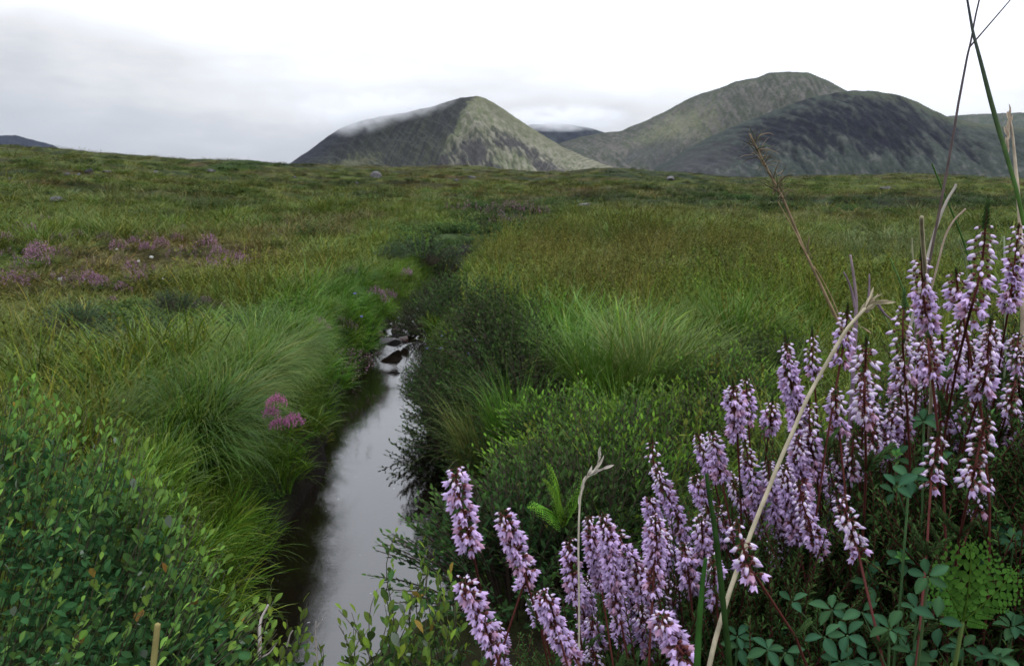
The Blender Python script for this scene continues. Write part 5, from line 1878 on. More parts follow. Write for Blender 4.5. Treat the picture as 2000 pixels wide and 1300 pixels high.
# ------------------------------------------------------------------ dark heather foliage under the sprigs
def build_heather_mass():
    r = np.random.default_rng(91)
    tv, tf = leaf_template(1.0, 0.34, fold=0.3)
    for q in range(3):
        g = Geo()
        for k in range(13):
            a = r.random() * 6.28
            b0 = np.array([0.025 * r.normal(), 0.025 * r.normal(), -0.02])
            ln = r.uniform(0.05, 0.1)
            dv = np.array([0.45 * math.cos(a), 0.45 * math.sin(a), 1.0])
            dv /= np.linalg.norm(dv)
            P0 = bez(b0, b0 + dv * ln * 0.5, b0 + dv * ln + np.array([0, 0, 0.01]), 6)
            V, Fc = tube(P0, np.linspace(0.0007, 0.0003, 6), 3)
            g.add(V, Fc, RED * 0.9, 0)
            n = 52
            s = np.linspace(0.12, 1, n)
            P = np.stack([np.interp(s, np.linspace(0, 1, 6), P0[:, i]) for i in range(3)], -1)
            ph = np.arange(n) * 2.4
            od = np.stack([np.cos(ph), np.sin(ph), np.full(n, 0.75)], -1) + dv * 0.6 * s[:, None]
            V, Fc = scatter(tv, tf, P, frames(od), 0.0062 * r.uniform(0.7, 1.2, n) * (1 - 0.3 * s))
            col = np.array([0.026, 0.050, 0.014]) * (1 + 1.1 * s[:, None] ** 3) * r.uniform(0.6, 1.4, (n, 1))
            g.add(V, Fc, np.repeat(col, len(tv), 0), 0)
        me = g.mesh('clump', M_GRASS)
        LIB.objects.link(bpy.data.objects.new('clump_%02d' % (NLIB + q), me))
    # the top of the mass across the frame, as heights over the bank
    xs = np.array([-0.06, 0.0, 0.06, 0.115, 0.17, 0.22, 0.29, 0.36, 0.45, 0.6, 0.9])
    zt = np.array([0.86, 0.93, 0.985, 1.03, 1.09, 1.13, 1.175, 1.225, 1.26, 1.27, 1.25])
    n = 3400
    x = r.uniform(-0.05, 0.95, n)
    y = 0.45 + 0.80 * r.random(n) ** 1.25
    top = np.interp(x * 0.62 / np.maximum(y, 0.62), xs, zt)
    top = CAMZ - (CAMZ - top) * np.where(y > 0.62, 1 + (y - 0.62) * 1.9, y / 0.62 * 1.12)
    top = top - 0.5 * np.clip(y - 0.9, 0, 1)
    g_ = H(x, y)
    dep = r.random(n) ** 1.6 * 0.26
    z = np.maximum(top - 0.065 - dep + 0.02 * fbm(x * 14, y * 14, 2), g_)
    ok = (top - 0.05 > g_ - 0.05) & (creek_d(x, y)[0] > 0.02)
    x, y, z = x[ok], y[ok], z[ok]
    n = len(x)
    sc_ = r.uniform(0.8, 1.25, (n, 1)) * np.ones((1, 3))
    rot = np.stack([r.normal(0, 0.3, n), r.normal(0, 0.3, n), r.random(n) * 6.28], -1)
    scatter_stuff('heather_foliage', 'dark green heather foliage covering the near bank', np.stack([x, y, z], -1), rot, sc_, NLIB + r.integers(0, 3, n), r.uniform(0.55, 1.15, (n, 1)) * np.ones((1, 3)))


build_heather_mass()


# ------------------------------------------------------------------ trefoil leaves, ferns
def build_trefoils():
    r = np.random.default_rng(101)
    tv, tf = smooth_leaf(1.0, 0.52, 0.30, 0.26, 0.35, 7)
    tones = []
    for c in ((0.020, 0.054, 0.026), (0.027, 0.066, 0.028), (0.055, 0.13, 0.032)):
        mid = (np.abs(tv[:, 0:1]) < 0.01)
        tones.append(mesh_from('leaflet', tv, tf, M_LEAF, cols=np.where(mid, np.asarray(c) * 1.5, np.asarray(c))))
    spots = [(1804, 822, 44, 0, 'trefoil leaves behind the bare red stem, highest of all'), (1752, 895, 40, 1, 'trefoil with a pale young heart between two bud spikes'), (1776, 935, 52, 0, 'trefoil hanging just under the pale hearted one'),
             (1762, 1095, 44, 1, 'trefoil shoot with bright young tip beneath the red stem'), (1812, 1125, 60, 0, 'broad grey green trefoil leaf right of the bright tipped shoot'), (1590, 1165, 38, 1, 'trefoil sprig under the buds nearest the stalk'),
             (1625, 1190, 50, 0, 'large trefoil leaf with dew right of the low sprig'), (1440, 1242, 44, 0, 'trefoil leaf at the foot of the pale grass stalk'), (1525, 1232, 42, 1, 'trefoil sprig with a light green tip at the bottom'),
             (1500, 1268, 48, 0, 'trefoil leaf lowest under the light green tip'), (1655, 1240, 54, 0, 'trefoil leaves at the bottom in front of the dark foliage'), (1738, 1228, 54, 0, 'trefoil leaf pair left of the bright fern'),
             (1790, 1190, 50, 0, 'trefoil leaf touching the left side of the bright fern'), (1955, 1025, 44, 1, 'trefoil sprig under the white tipped buds at the right edge'), (1980, 1058, 46, 0, 'dewy trefoil leaf at the right edge, upper of three'),
             (1990, 1100, 40, 0, 'dewy trefoil leaf at the right edge, middle of three'), (1780, 1275, 50, 0, 'trefoil leaf on the lower edge left of the fern stalk'), (1880, 1265, 50, 0, 'trefoil leaf on the lower edge right of the fern stalk'),
             (1975, 1225, 48, 0, 'trefoil leaf low at the right edge under the fern tip'), (1935, 1285, 50, 0, 'trefoil leaf in the lower right corner'), (1640, 1290, 54, 0, 'trefoil leaf on the lower edge below the dewy one'),
             (1705, 1150, 40, 0, 'small trefoil leaf in shade left of the broad grey green one'), (1695, 1290, 46, 0, 'half shaded trefoil leaf on the lower edge'), (1560, 1290, 44, 0, 'trefoil leaf on the lower edge right of the stalk foot')]
    for px, py, s, young, lab in spots:
        ln = 0.0142
        d = ln * F / s * 0.95
        ln = 0.0118
        c = np.array(at(px, py, d))
        gx, gy = c[0] + r.uniform(-0.02, 0.02), c[1] + 0.03
        root = np.array([gx, gy, min(float(H(gx, gy)), c[2] - 0.08)])
        t = thing('trefoil_plant', lab, 'trefoil', root, 'trefoil leaves in the near heather')
        g = Geo()
        V, Fc = tube(bez(root - root, (c - root) * 0.5 + np.array([0.015, 0, 0.02]), c - root, 8), np.linspace(0.0009, 0.0006, 8), 4)
        g.add(V, Fc, np.array([0.05, 0.09, 0.035]))
        cam_dir = np.array([0, 0, CAMZ]) - c
        cam_dir /= np.linalg.norm(cam_dir)
        nrm = cam_dir * 0.55 + np.array([0, 0, 0.8]) + r.normal(0, 0.18, 3)
        nrm /= np.linalg.norm(nrm)
        for cl in range(2 + young):
            off = np.array([0, 0, 0.0]) if cl == 0 else r.normal(0, 0.010, 3) - np.array([0, 0, 0.012 * cl])
            cc = c + off
            if cl:
                V, Fc = tube([c - root - np.array([0, 0, 0.02 * cl]), cc - root], 0.0005, 3)
                g.add(V, Fc, np.array([0.05, 0.09, 0.035]))
            a0 = r.random() * 6.28
            e1 = np.cross(nrm, [0.2, 1, 0.1])
            e1 /= np.linalg.norm(e1)
            e2 = np.cross(nrm, e1)
            kk = 5 if cl == 0 else 3
            for q in range(kk):
                a = a0 + q * 2 * math.pi / kk * (0.8 if kk == 3 else 1.0) + r.normal(0, 0.15)
                dv = e1 * math.cos(a) + e2 * math.sin(a) + nrm * r.uniform(0.1, 0.45)
                R = frames(np.array([dv]), up=nrm, roll=np.array([r.normal(0, 0.2)]))[0]
                sc_ = 0.84 * ln * r.uniform(0.75, 1.15) * (0.8 if q > 2 else 1.0)
                part_at('leaflet', tones[r.integers(0, 2)], t, mat4(R, cc - root + 0.001 * dv, sc_))
        if young:
            for q in range(5):
                a = q * 1.3
                dv = e1 * math.cos(a) + e2 * math.sin(a) + nrm * 1.2
                R = frames(np.array([dv]), up=nrm)[0]
                part_at('leaflet', tones[2], t, mat4(R, c - root + nrm * 0.003, ln * 0.45))
        link('stem', g.mesh('stem', M_LEAF), t)


build_trefoils()


def frond_mesh(r, n_pinna, per, col, width=0.34, name='frond', fat=1.0, jit=0.08):
    """A fern frond along +Y in the XY plane, unit length, with toothed pinnae."""
    tv, tf = leaf_template(1.0, 0.5, fold=0.1)
    g = Geo()
    sp = np.array([[0, t_, 0.12 * math.sin(t_ * 2.2)] for t_ in np.linspace(-0.25, 1, 12)])
    V, Fc = tube(sp, np.linspace(0.011, 0.004, 12), 4)
    g.add(V, Fc, np.asarray(col) * np.array([1.2, 0.9, 0.8]))
    for i in range(n_pinna):
        f = i / (n_pinna - 1)
        jag = 1 + jit * r.uniform(-1, 1)
        y = 0.05 + 0.93 * f
        pl = width * math.sin(math.pi * min(1.0, 0.18 + 0.82 * (1 - f) ** 0.8) * 0.62) * (1 - f) ** 0.35 * jag
        for sgn in (-1, 1):
            dv = np.array([sgn * 1.0, 0.45 + 0.5 * f, -0.15])
            dv /= np.linalg.norm(dv)
            b = np.array([0, y, 0.12 * math.sin(y * 2.2)])
            m = max(3, int(per * (1 - 0.6 * f)))
            s = np.linspace(0.1, 1, m)
            P = b + dv * (s * pl)[:, None] + np.array([0, 0, -0.10 * pl]) * (s ** 2)[:, None]
            perp = np.array([-dv[1], dv[0], 0]) * sgn
            for sd in (-1, 1):
                D = dv * 0.75 + perp * sd
                V, Fc = scatter(tv, tf, P, frames(np.repeat([D], m, 0), up=(0, 0, 1), roll=r.normal(0, 0.2, m)), np.stack([fat * 1.3 * (0.16 * pl + 0.02) * (1.15 - 0.75 * s) if c_ == 0 else fat * (0.16 * pl + 0.02) * (1.15 - 0.75 * s) for c_ in range(3)], -1))
                g.add(V, Fc, np.asarray(col) * np.repeat(r.uniform(0.8, 1.2, m), len(tv))[:, None])
    return g.mesh(name, M_LEAF)


def build_ferns():
    r = np.random.default_rng(111)
    me = frond_mesh(r, 8, 9, (0.042, 0.115, 0.018), 0.46, fat=1.45, jit=0.45)
    c = np.array(at(1880, 1215, 0.41))
    root = np.array([c[0], c[1] + 0.02, min(float(H(c[0], c[1])), c[2] - 0.05)])
    t = thing('fern', 'bright green fern frond low in the right corner among trefoil leaves', 'fern', root)
    for a, ln, up in ((0.0, 0.046, 0.62), (0.75, 0.04, 0.4), (-0.55, 0.034, 0.45)):
        dv = np.array([math.sin(a), 0.15, math.cos(a)])
        R = frames(np.array([dv]), up=(0.1, -1, 0.5))[0]
        part_at('frond', me, t, mat4(R, c - root, ln))
    V, Fc = tube(bez((0, 0, 0), (0, 0, (c[2] - root[2]) * 0.5), c - root, 6), 0.0011, 5)
    link('stem', mesh_from('stem', V, Fc, M_LEAF, cols=np.broadcast_to(np.array([0.07, 0.10, 0.03]), V.shape)), t)
    me = frond_mesh(r, 15, 8, (0.12, 0.27, 0.03), 0.26)
    g = ground_at(1085, 1090)
    root = np.array([g[0], g[1], g[2]])
    t = thing('fern', 'small bright fern rising out of the dark shrubs behind the pale curled stalk', 'fern', root)
    D = g[1] * 0.97
    for (bx, by), (tx, ty), k in (((1095, 1000), (1050, 905), 1.0), ((1090, 1010), (1020, 1000), 0.8), ((1100, 1000), (1045, 942), 0.8), ((1110, 1010), (1120, 925), 0.75), ((1105, 1010), (1145, 965), 0.6)):
        b, e = np.array(at(bx, by, D * 0.86)), np.array(at(tx, ty, D * 0.8))
        dv = e - b
        ln = np.linalg.norm(dv)
        R = frames(np.array([dv]), up=(0.1, -0.6, 0.8))[0]
        part_at('frond', me, t, mat4(R, b - root, ln))
        V, Fc = tube(bez((0, 0, 0), (b - root) * np.array([0.2, 0.2, 0.6]), b - root, 5), 0.0015, 4)
        link('stem', mesh_from('stem', V, Fc, M_LEAF, cols=np.broadcast_to(np.array([0.07, 0.10, 0.03]), V.shape)), t)


build_ferns()


# ------------------------------------------------------------------ single grasses and stalks in front
def stalk(r, lab, cat, name, pts, d, wpx, col, col2=None, extra=None, dvar=0.0, flat=1.0, toground=True, rootdx=0.0, dy=0.12):
    """pts from the lower visible end upwards; wpx lower and upper width in pixels."""
    n = len(pts)
    W = [np.array(at(px, py, d + dvar * i / max(n - 1, 1))) for i, (px, py) in enumerate(pts)]
    axis = polyline(W, 26)
    kink = min(1.0, np.linalg.norm(axis[-1] - axis[0]) / 0.25) ** 2 * (0.25 if flat != 1.0 else 0.6)
    axis = axis + np.stack([np.convolve(r.normal(0, 0.0011, 26), [.25, .5, .25], 'same') * np.linspace(0.2, 1, 26) * kink] + [np.zeros(26)] * 2, -1)
    b = axis[0]
    if toground:
        gx, gy = b[0] + rootdx, b[1] + dy
        gz = float(H(gx, gy))
        if gz < b[2] - 0.01:
            dn = axis[0] - axis[2]
            dn /= np.linalg.norm(dn)
            root = np.array([gx + dn[0] * 0.15, gy + dn[1] * 0.1, gz])
            low = bez(root, b + dn * (b[2] - gz) * 0.4, b, 8)[:-1]
            axis = np.vstack([low, axis])
            nlow = len(low)
        else:
            nlow = 0
    else:
        nlow = 0
    o = axis[0].copy()
    s = np.clip((np.arange(len(axis)) - nlow) / (len(axis) - nlow - 1), 0, 1)
    rad = (wpx[0] * (1 - s) + wpx[-1] * s) / F * d / 2
    if len(wpx) == 3:
        rad = np.interp(s, [0, 0.5, 1], np.array(wpx) / F * d / 2)
    t = thing(name, lab, cat, o)
    V, Fc = tube(axis - o, rad, 6)
    if flat != 1.0:
        # squeeze the section: a leaf blade rather than a stem
        cen = np.repeat(axis - o, 6, 0)
        dv = V[:len(cen)] - cen
        dv[:, 1] *= flat
        V[:len(cen)] = cen + dv
    sc_ = np.repeat(s, 6)
    sc_ = np.append(sc_, 1.0)[:, None]
    C = np.asarray(col) * (1 - sc_) + np.asarray(col2 if col2 is not None else col) * sc_
    link('stem', mesh_from('stem', V, Fc, M_STRAW, cols=C), t)
    if extra:
        extra(t, axis, o, s)
    return t


def spikelets(r, t, o, pts, d, px_len, col, n=14, name='spikelet', spread=0.35, wid=0.22):
    """Grass spikelets lying along a pixel-given axis."""
    axis = polyline([np.array(at(px, py, d)) for px, py in pts], n)
    T = np.gradient(axis, axis=0)
    tv, tf = smooth_leaf(1.0, wid, 0.4, 0.05, 0.0, 5)
    meshes = [mesh_from(name, tv, tf, M_STRAW, cols=np.broadcast_to(np.asarray(col) * k, tv.shape)) for k in (0.8, 1.0, 1.15)]
    L_ = px_len / F * d
    for i in range(n):
        dv = T[i] / np.linalg.norm(T[i]) + r.normal(0, spread, 3) * np.array([1, 0.8, 1])
        R = frames(np.array([dv]), up=(0, -1, 0.2), roll=r.normal(0, 0.8, 1))[0]
        part_at(name, meshes[r.integers(0, 3)], t, mat4(R, axis[i] - o - dv * L_ * 0.2, L_ * r.uniform(0.75, 1.2)))


def build_stalks():
    r = np.random.default_rng(121)
    straw = (0.44, 0.39, 0.28)

    def head1(t, axis, o, s):
        spikelets(r, t, o, [(1600, 735), (1640, 670), (1670, 622), (1690, 603)], 0.452, 30, straw, 16, spread=0.12, wid=0.16)
        spikelets(r, t, o, [(1678, 612), (1690, 600), (1700, 590), (1718, 590)], 0.452, 42, (0.42, 0.36, 0.24), 12, spread=0.2, wid=0.17)
        spikelets(r, t, o, [(1680, 610), (1692, 592), (1702, 575)], 0.455, 24, (0.40, 0.35, 0.24), 7, spread=0.2, wid=0.15)
        spikelets(r, t, o, [(1668, 626), (1680, 636), (1690, 642)], 0.455, 20, (0.32, 0.24, 0.17), 4, spread=0.2, wid=0.15)
    stalk(r, 'long pale straw stalk crossing the heather with a drooping seed head', 'dry grass', 'grass_stalk', [(1380, 1325), (1402, 1230), (1440, 1110), (1495, 970), (1552, 835), (1605, 725), (1650, 650), (1690, 602)], 0.45, (10, 6), straw, straw, head1)

    def head2(t, axis, o, s):
        spikelets(r, t, o, [(1132, 985), (1137, 950), (1146, 930)], 0.5, 26, (0.42, 0.38, 0.33), 9, spread=0.12)
        spikelets(r, t, o, [(1146, 930), (1160, 918), (1168, 905), (1170, 890)], 0.5, 26, (0.46, 0.42, 0.36), 8, spread=0.12)
        spikelets(r, t, o, [(1150, 928), (1164, 921), (1180, 914)], 0.5, 22, (0.42, 0.37, 0.33), 6, spread=0.15)
    stalk(r, 'thin straight straw stalk with a small curled seed head in front of the dark shrubs', 'dry grass', 'grass_stalk', [(1130, 1325), (1131, 1200), (1130, 1080), (1131, 1010), (1136, 955), (1148, 928)], 0.5, (4.4, 3.6), (0.45, 0.41, 0.33), None, head2)

    def head3(t, axis, o, s):
        tvn = [mesh_from('bract', *tube(bez((0, 0, 0), (0.1 * c, 0.55, 0.0), (0.75 * c, 0.85, 0.1 * c), 7), np.linspace(0.03, 0.012, 7), 3), M_STRAW,
                         cols=np.broadcast_to(np.array(col), (22, 3))) if False else None for c, col in ()]
        ms = []
        for c, col in ((1, (0.15, 0.115, 0.075)), (-1, (0.2, 0.15, 0.10)), (0.6, (0.10, 0.085, 0.055)), (-0.5, (0.07, 0.09, 0.04))):
            V, Fc = tube(bez((0, 0, 0), (0.15 * c, 0.6, 0.0), (0.7 * c, 0.8, 0.15 * c), 7), np.linspace(0.035, 0.010, 7), 3)
            ms.append(mesh_from('bract', V, Fc, M_STRAW, cols=np.broadcast_to(np.array(col), V.shape)))
        for cx, cy, num, ln, sx in ((1480, 300, 22, 36, 12), (1492, 325, 14, 30, 8), (1515, 365, 26, 40, 10), (1528, 392, 16, 34, 8), (1470, 275, 10, 24, 5), (1575, 488, 9, 30, 7), (1585, 505, 5, 24, 5)):
            for q in range(num):
                c = np.array(at(cx + r.normal(0, sx * 0.5), cy + r.normal(0, sx), 0.80))
                a = r.uniform(-1.5, 1.5)
                dv = np.array([math.sin(a), r.normal(0, 0.5), math.cos(a) * 1.1])
                R = frames(np.array([dv]), up=(0, -1, 0), roll=r.normal(0, 1.0, 1))[0]
                part_at('bract', ms[r.integers(0, 4)], t, mat4(R, c - o, ln / F * 0.8 * r.uniform(0.6, 1.2)))
        for k, (a, b) in enumerate((((1632, 615), (1520, 395)), ((1628, 618), (1560, 470)), ((1640, 620), (1590, 520)))):
            A_, B_ = np.array(at(*a, 0.802 + 0.003 * k)), np.array(at(*b, 0.797))
            V, Fc = tube(bez(A_, (A_ + B_) / 2 + np.array([0.003, 0, 0.002]), B_, 8) - o, np.linspace(0.0006, 0.0004, 8), 4)
            link('sheath', mesh_from('sheath', V, Fc, M_STRAW, cols=np.broadcast_to(np.array([0.26, 0.19, 0.11]), V.shape)), t)
    stalk(r, 'dry brown stalk with two shaggy whorls of curled bracts against the dark hill', 'dry plant', 'dry_stalk', [(1648, 650), (1612, 575), (1570, 485), (1538, 408), (1512, 355), (1486, 305), (1464, 262)], 0.80, (6, 4), (0.20, 0.145, 0.085), (0.19, 0.14, 0.09), head3)

    green = (0.055, 0.12, 0.02)
    stalk(r, 'tall broad green blade rising to the top edge, purple in its upper half', 'grass', 'blade_of_grass', [(2000, 440), (1985, 370), (1962, 290), (1940, 215), (1918, 130), (1900, 60), (1884, -30)], 0.5, (8, 10, 4), green, (0.05, 0.045, 0.06), None, flat=0.35)

    def br5(t, axis, o, s):
        A_, B_, C_ = np.array(at(1894, 92, 0.56)), np.array(at(1915, 68, 0.56)), np.array(at(1982, -10, 0.56))
        V, Fc = tube(bez(A_, B_, C_, 10) - o, np.linspace(0.0006, 0.0004, 10), 4)
        link('branch', mesh_from('branch', V, Fc, M_STRAW, cols=np.broadcast_to(np.array([0.07, 0.055, 0.06]), V.shape)), t)
    stalk(r, 'thin purple grass stem with a side branch crossing the broad green blade', 'grass', 'grass_stalk', [(1838, 395), (1852, 320), (1864, 250), (1876, 180), (1888, 115), (1898, 70), (1916, -20)], 0.56, (5, 4.5, 3), (0.10, 0.075, 0.07), (0.06, 0.05, 0.065), br5)

    def head6(t, axis, o, s):
        spikelets(r, t, o, [(1967, 300), (1968, 270), (1970, 245), (1972, 222)], 0.6, 24, (0.42, 0.34, 0.26), 16, spread=0.2, wid=0.26)
    stalk(r, 'pale stalk with a beige seed head at the right edge beside the broad blade', 'dry grass', 'grass_stalk', [(1995, 470), (1990, 400), (1984, 330), (1978, 265), (1972, 228)], 0.6, (9, 3.5), (0.40, 0.33, 0.24), (0.42, 0.36, 0.28), head6)
    stalk(r, 'bleached stem with a bent tip rising behind the crossed heather spike', 'dry grass', 'grass_stalk', [(1806, 525), (1815, 490), (1830, 440), (1848, 395), (1864, 368), (1867, 360)], 0.62, (6, 5), (0.34, 0.31, 0.27))
    stalk(r, 'thin beige stem right of the bleached one', 'dry grass', 'grass_stalk', [(1833, 510), (1845, 465), (1862, 432), (1886, 408)], 0.62, (4, 3.5), (0.28, 0.22, 0.17))
    stalk(r, 'cut straw stalk standing in front of a heather spike', 'dry grass', 'grass_stalk', [(1814, 610), (1808, 560), (1806, 520), (1802, 470), (1800, 424)], 0.48, (8, 7), (0.34, 0.30, 0.20), dvar=-0.07)
    stalk(r, 'slender dark green blade leaning left of the tallest heather spike', 'grass', 'blade_of_grass', [(1902, 545), (1888, 490), (1866, 430), (1845, 380), (1820, 320)], 0.7, (4.5, 3), (0.04, 0.09, 0.02))
    stalk(r, 'short pale green stalk between the tallest spike and the right edge', 'grass', 'blade_of_grass', [(1964, 560), (1962, 510), (1961, 462)], 0.6, (4, 3.5), (0.22, 0.26, 0.16))
    stalk(r, 'thin green blade left of the leafy crowned heather spike', 'grass', 'blade_of_grass', [(1762, 560), (1750, 530), (1738, 505)], 0.7, (3.5, 2.5), (0.07, 0.13, 0.04))
    stalk(r, 'short straw stalk peeping up left of the cut one', 'dry grass', 'grass_stalk', [(1784, 520), (1782, 490), (1781, 465)], 0.6, (3.5, 3), (0.2, 0.2, 0.12))

    def antler(t, axis, o, s):
        for pts in (((1670, 600), (1665, 560), (1648, 531)), ((1694, 610), (1699, 570), (1698, 535)), ((1713, 590), (1725, 615), (1740, 622))):
            P = [np.array(at(*p, 0.62)) for p in pts]
            V, Fc = tube(bez(*P, 9) - o, np.linspace(0.0013, 0.0006, 9), 5)
            link('branch', mesh_from('branch', V, Fc, M_STRAW, cols=np.broadcast_to(np.array([0.17, 0.125, 0.15]), V.shape)), t)
    stalk(r, 'mauve forked twig standing behind the drooping seed head', 'twig', 'forked_twig', [(1671, 640), (1672, 590), (1668, 545), (1661, 498)], 0.62, (8, 4), (0.17, 0.125, 0.15), (0.22, 0.17, 0.18), antler)
    stalk(r, 'short tan stub of grass low in front of the leafy shrub', 'dry grass', 'grass_stub', [(296, 1330), (303, 1265), (308, 1218)], 0.36, (13, 12), (0.20, 0.19, 0.07), (0.26, 0.22, 0.09), toground=False)
    stalk(r, 'dark green blade standing between the heather spikes at the lower edge', 'grass', 'blade_of_grass', [(1360, 1330), (1365, 1230), (1371, 1150), (1378, 1090)], 0.36, (15, 8), (0.025, 0.07, 0.015), None, None, flat=0.4)
    stalk(r, 'dark narrow leaf hanging blurred before the crowded heather', 'grass', 'blade_of_grass', [(1400, 1060), (1393, 1010), (1384, 960), (1380, 925)], 0.40, (12, 7), (0.02, 0.045, 0.012), None, None, flat=0.5)
    # fine sedge stems on the right against the moor
    for i, (x0, y0, x1, y1, w, c) in enumerate([(1720, 600, 1690, 560, 3, (0.1, 0.15, 0.05)), (1888, 300 + 230, 1872, 470, 3, (0.12, 0.15, 0.07)), (1560, 700, 1572, 655, 3, (0.10, 0.14, 0.05))]):
        stalk(r, ['thin green blade right of the mauve twig', 'thin green blade in front of the spike of open bells', 'thin green blade between the long spike and the small one'][i], 'grass', 'blade_of_grass', [(x0, y0), ((x0 + x1) / 2 + 3, (y0 + y1) / 2), (x1, y1)], 0.7, (w, w * 0.6), c)


build_stalks()


# ------------------------------------------------------------------ the leafy shrub on the left and the sprigs over the water
def stem_plant(name, lab, cat, root, tips, r, per, leaf, base, n_own, grp=None, lw=0.5, bark=(0.045, 0.042, 0.022), start=0.3, arch=0.25, light=(2.3, 1.95, 1.1), dark=(0.75, 0.9, 1.0), inner=None, twigs=None):
    """Long leafy shoots from one root; the leaves nearest the camera are objects of their own."""
    root = np.asarray(root, float)
    t = thing(name, lab, cat, root, grp)
    tv, tf = smooth_leaf(1.0, lw, 0.13, 0.10, 0.5, 6)
    P, D, G, S = [], [], [], []
    gt = Geo()
    for tip in tips:
        tip = np.asarray(tip, float)
        b = root + np.array([r.normal(0, 0.05), r.normal(0, 0.05), 0])
        mid = (b + tip) / 2 + np.array([r.normal(0, 0.03), r.normal(0, 0.03), arch * np.linalg.norm(tip - b) * 0.5])
        mid[2] = min(mid[2], tip[2] - 0.02)
        ax = bez(b, mid, tip, 16)
        V, Fc = tube(ax - root + np.stack([0.006 * np.sin(np.arange(16) * 0.9 + tip[0] * 40), 0 * ax[:, 0], 0 * ax[:, 0]], -1), np.linspace(0.0022, 0.0005, 16), 4)
        gt.add(V, Fc, np.asarray(bark) * r.uniform(0.7, 1.3))
        ln = np.linalg.norm(np.diff(ax, axis=0), axis=1).sum()
        s = np.linspace(max(start, 1 - per * leaf * 0.85 / ln), 1.0, per) + r.normal(0, 0.006, per)
        s = np.clip(s, 0, 1)
        p = np.stack([np.interp(s, np.linspace(0, 1, 16), ax[:, i]) for i in range(3)], -1)
        tg = tip - mid
        tg = tg / np.linalg.norm(tg)
        ph = np.arange(per) * 2.4 + r.random() * 6
        od = np.stack([np.cos(ph), np.sin(ph), 0 * ph], -1)
        od = od - (od @ tg)[:, None] * tg
        endw = ((np.arange(per) / (per - 1)) ** 3)[:, None]
        dv = od * (0.95 - 0.45 * endw) + tg * (0.45 + 0.8 * endw) + r.normal(0, 0.18, (per, 3)) + np.array([0, 0, 0.25])
        P.append(p)
        D.append(dv)
        G.append(endw[:, 0])
        S.append(leaf * r.uniform(0.55, 1.3, per) * (1 - 0.3 * endw[:, 0]) * (1 - 0.25 * (np.arange(per) < 2)))
    P, D, G, S = np.concatenate(P), np.concatenate(D), np.concatenate(G), np.concatenate(S)
    n = len(P)
    R = frames(D, roll=r.normal(0, 0.6, n))
    light, dark, base = np.asarray(light), np.asarray(dark), np.asarray(base)
    d = P - np.array([0, 0, CAMZ])
    order = np.argsort(np.linalg.norm(d, axis=1) - 0.15 * G + r.normal(0, 0.03, n))
    vis = order[:n_own]
    own = np.zeros(n, bool)
    own[vis] = True
    tones = [mesh_from('leaf', tv, tf, M_LEAF, cols=np.where(np.abs(tv[:, 0:1]) < 0.01, 1.35, 1.0) * base * (dark * (1 - q) + light * q) * np.ones_like(tv)) for q in (0.0, 0.15, 0.45, 1.0)]
    grey = mesh_from('leaf', tv, tf, M_LEAF, cols=np.broadcast_to(np.array([0.13, 0.16, 0.12]), tv.shape))
    old = mesh_from('leaf', tv, tf, M_LEAF, cols=np.broadcast_to(np.array([0.19, 0.12, 0.03]), tv.shape))
    for i in np.where(own)[0]:
        u = r.random()
        me = old if u > 0.985 else grey if u < 0.035 else tones[3 if G[i] > 0.8 and u < 0.75 else 2 if G[i] > 0.45 else 1 if u < 0.45 else 0]
        part_at('leaf', me, t, mat4(R[i], P[i] - root, S[i]))
    rest = ~own
    g = Geo()
    if rest.any():
        V, Fc = scatter(tv, tf, P[rest] - root, R[rest], S[rest])
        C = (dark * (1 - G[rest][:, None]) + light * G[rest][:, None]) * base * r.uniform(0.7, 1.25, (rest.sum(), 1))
        g.add(V, Fc, np.repeat(C, len(tv), 0))
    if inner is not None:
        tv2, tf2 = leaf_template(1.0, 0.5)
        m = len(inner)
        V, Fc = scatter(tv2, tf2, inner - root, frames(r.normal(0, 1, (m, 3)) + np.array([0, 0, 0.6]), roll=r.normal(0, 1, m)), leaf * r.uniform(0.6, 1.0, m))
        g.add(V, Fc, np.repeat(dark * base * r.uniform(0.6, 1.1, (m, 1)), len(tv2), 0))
    if g.n:
        o = link('foliage', g.mesh('foliage', M_LEAF), t)
        o['kind'] = 'stuff'
    o = link('branches', gt.mesh('branches', M_TWIG), t)
    o['kind'] = 'stuff'
    for pts, w in (twigs or []):
        ax = polyline([np.array(at(*p)) for p in pts], 12)
        V, Fc = tube(ax - root, np.linspace(w, w * 0.45, 12), 5)
        link('bare_twig', mesh_from('bare_twig', V, Fc, M_TWIG, cols=np.broadcast_to(np.array([0.27, 0.24, 0.22]), V.shape)), t)
    return t


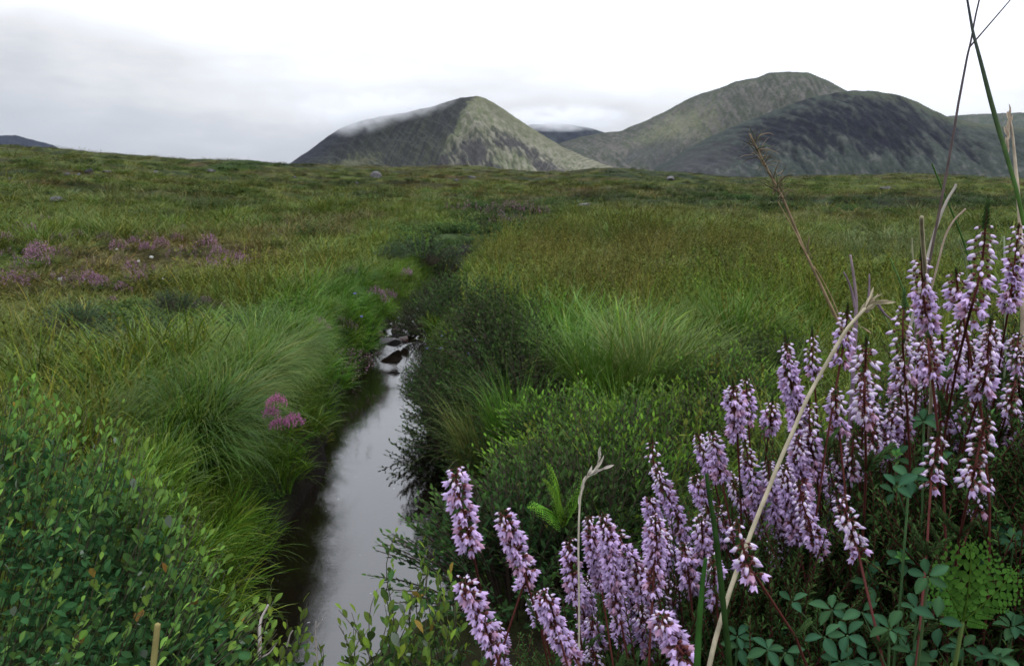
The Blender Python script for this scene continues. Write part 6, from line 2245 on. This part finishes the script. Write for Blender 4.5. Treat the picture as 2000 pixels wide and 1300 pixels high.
def build_left_shrub():
    r = np.random.default_rng(131)
    ox = [-200, 0, 60, 100, 160, 200, 235, 300, 330, 400, 440, 490, 530, 560]
    oy = [690, 745, 742, 745, 800, 815, 790, 890, 905, 1040, 1080, 1150, 1215, 1300]
    base = (0.042, 0.092, 0.030)
    groups = [(-160, 40, 'far left part of the leafy shrub, cut by the edge of the frame'), (20, 130, 'highest shoots of the leafy shrub with the brightest leaf tips'), (110, 220, 'leafy shrub stem beside the highest shoots'),
              (200, 310, 'leafy shrub stem under the brown hearted tussock'), (290, 400, 'leafy shrub stem with shoots leaning to the left bank'), (380, 540, 'lowest leafy shrub stem, leaning over the black water')]
    for i, (a, b, lab) in enumerate(groups):
        tips, inner = [], []
        for k in range(46):
            px = r.uniform(a, b)
            top = np.interp(px, ox, oy)
            f = r.random() ** 1.25
            if k < 16:
                f = 0.012 * k - 0.03
            py = top + (1350 - top) * f
            d = 1.42 - 0.62 * (py - 740) / 600 + r.normal(0, 0.04)
            tips.append(np.array(at(px, py, max(0.7, d))))
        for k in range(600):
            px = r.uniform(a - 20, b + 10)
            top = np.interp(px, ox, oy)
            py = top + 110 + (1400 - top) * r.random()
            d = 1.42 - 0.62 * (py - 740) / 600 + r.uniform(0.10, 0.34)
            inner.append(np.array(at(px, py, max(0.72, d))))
        cen = np.mean(tips, axis=0)
        gx, gy = cen[0] - 0.42, cen[1] + 0.12
        root = (gx, gy, min(float(H(gx, gy)), 0.45))
        inner = np.array(inner)
        inner = inner[inner[:, 2] > 0.15]
        stem_plant('leafy_shrub', lab, 'shrub', root, tips, r, 18, 0.0205, base, 290, 'stems of the leafy shrub at the lower left', inner=inner, arch=0.05, light=(3.0, 2.3, 1.3), dark=(0.72, 0.82, 0.85))
    # sprigs standing over the water at the lower edge
    sets = [('upright twig with few small round leaves against the pale water', [(772, 1040, 1.2), (768, 1110, 1.22)], 0.0165, 11, None),
            ('tallest leafy sprig over the water, right of the upright twig', [(828, 1055, 1.2), (846, 1085, 1.22), (822, 1092, 1.2), (855, 1120, 1.18)], 0.0175, 12, None),
            ('bushy sprigs beside the lower left heather spike', [(880, 1120, 1.15), (905, 1160, 1.1), (868, 1165, 1.12), (900, 1215, 1.1), (880, 1250, 1.08), (850, 1200, 1.1), (915, 1260, 1.1)], 0.0175, 12, None),
            ('dark bushy sprigs in the middle of the lower edge', [(740, 1150, 1.15), (795, 1160, 1.12), (760, 1195, 1.1), (820, 1180, 1.1), (800, 1230, 1.08), (750, 1250, 1.06), (835, 1250, 1.05), (780, 1275, 1.05)], 0.0185, 13, None),
            ('leafy sprig with yellow green tips left of the dark bushy ones', [(668, 1190, 1.12), (695, 1195, 1.12), (678, 1230, 1.1), (712, 1240, 1.1), (690, 1270, 1.08)], 0.018, 11, [([(735, 1290, 1.08), (720, 1300, 1.09), (690, 1325, 1.1)], 0.0022), ([(620, 1300, 1.1), (616, 1240, 1.1), (617, 1212, 1.1)], 0.0015), ([(618, 1225, 1.1), (630, 1208, 1.1)], 0.001)]),
            ('thin sprig with upright yellow leaves before the reflection', [(592, 1175, 1.15), (588, 1225, 1.13), (610, 1255, 1.1), (630, 1265, 1.1)], 0.018, 8, None),
            ('leafy sprigs round a bleached bare twig at the foot of the leafy shrub', [(528, 1145, 1.1), (552, 1210, 1.08), (505, 1190, 1.08), (480, 1230, 1.05), (545, 1260, 1.04), (575, 1280, 1.04), (500, 1275, 1.0), (455, 1270, 1.0)], 0.018, 12,
             [([(498, 1320, 1.02), (507, 1265, 1.03), (508, 1215, 1.05), (524, 1180, 1.07)], 0.0032), ([(505, 1285, 1.03), (525, 1275, 1.03), (540, 1255, 1.04)], 0.0014), ([(560, 1262, 1.06), (566, 1240, 1.06), (572, 1230, 1.06)], 0.0012)])]
    for lab, tips, leaf, per, tw in sets:
        T = [np.array(at(*q)) for q in tips]
        extra = []
        for q in tips:
            if len(tips) > 3:
                for z in range(1):
                    extra.append(np.array(at(q[0] + r.normal(0, 22), min(q[1] + r.uniform(15, 70), 1320), q[2] + r.uniform(-0.03, 0.08))))
        cen = np.mean(T, axis=0)
        gx, gy = cen[0] - 0.0, cen[1] - 0.04
        root = (gx, gy, min(float(H(gx, gy)), cen[2] - 0.22))
        stem_plant('water_sprig', lab, 'shrub sprig', root, T + extra, r, per + 8, leaf * 1.15, (0.042, 0.076, 0.020), 290, 'leafy sprigs standing in front of the water', arch=0.1, twigs=tw, light=(2.6, 2.1, 1.0), start=0.25)


build_left_shrub()
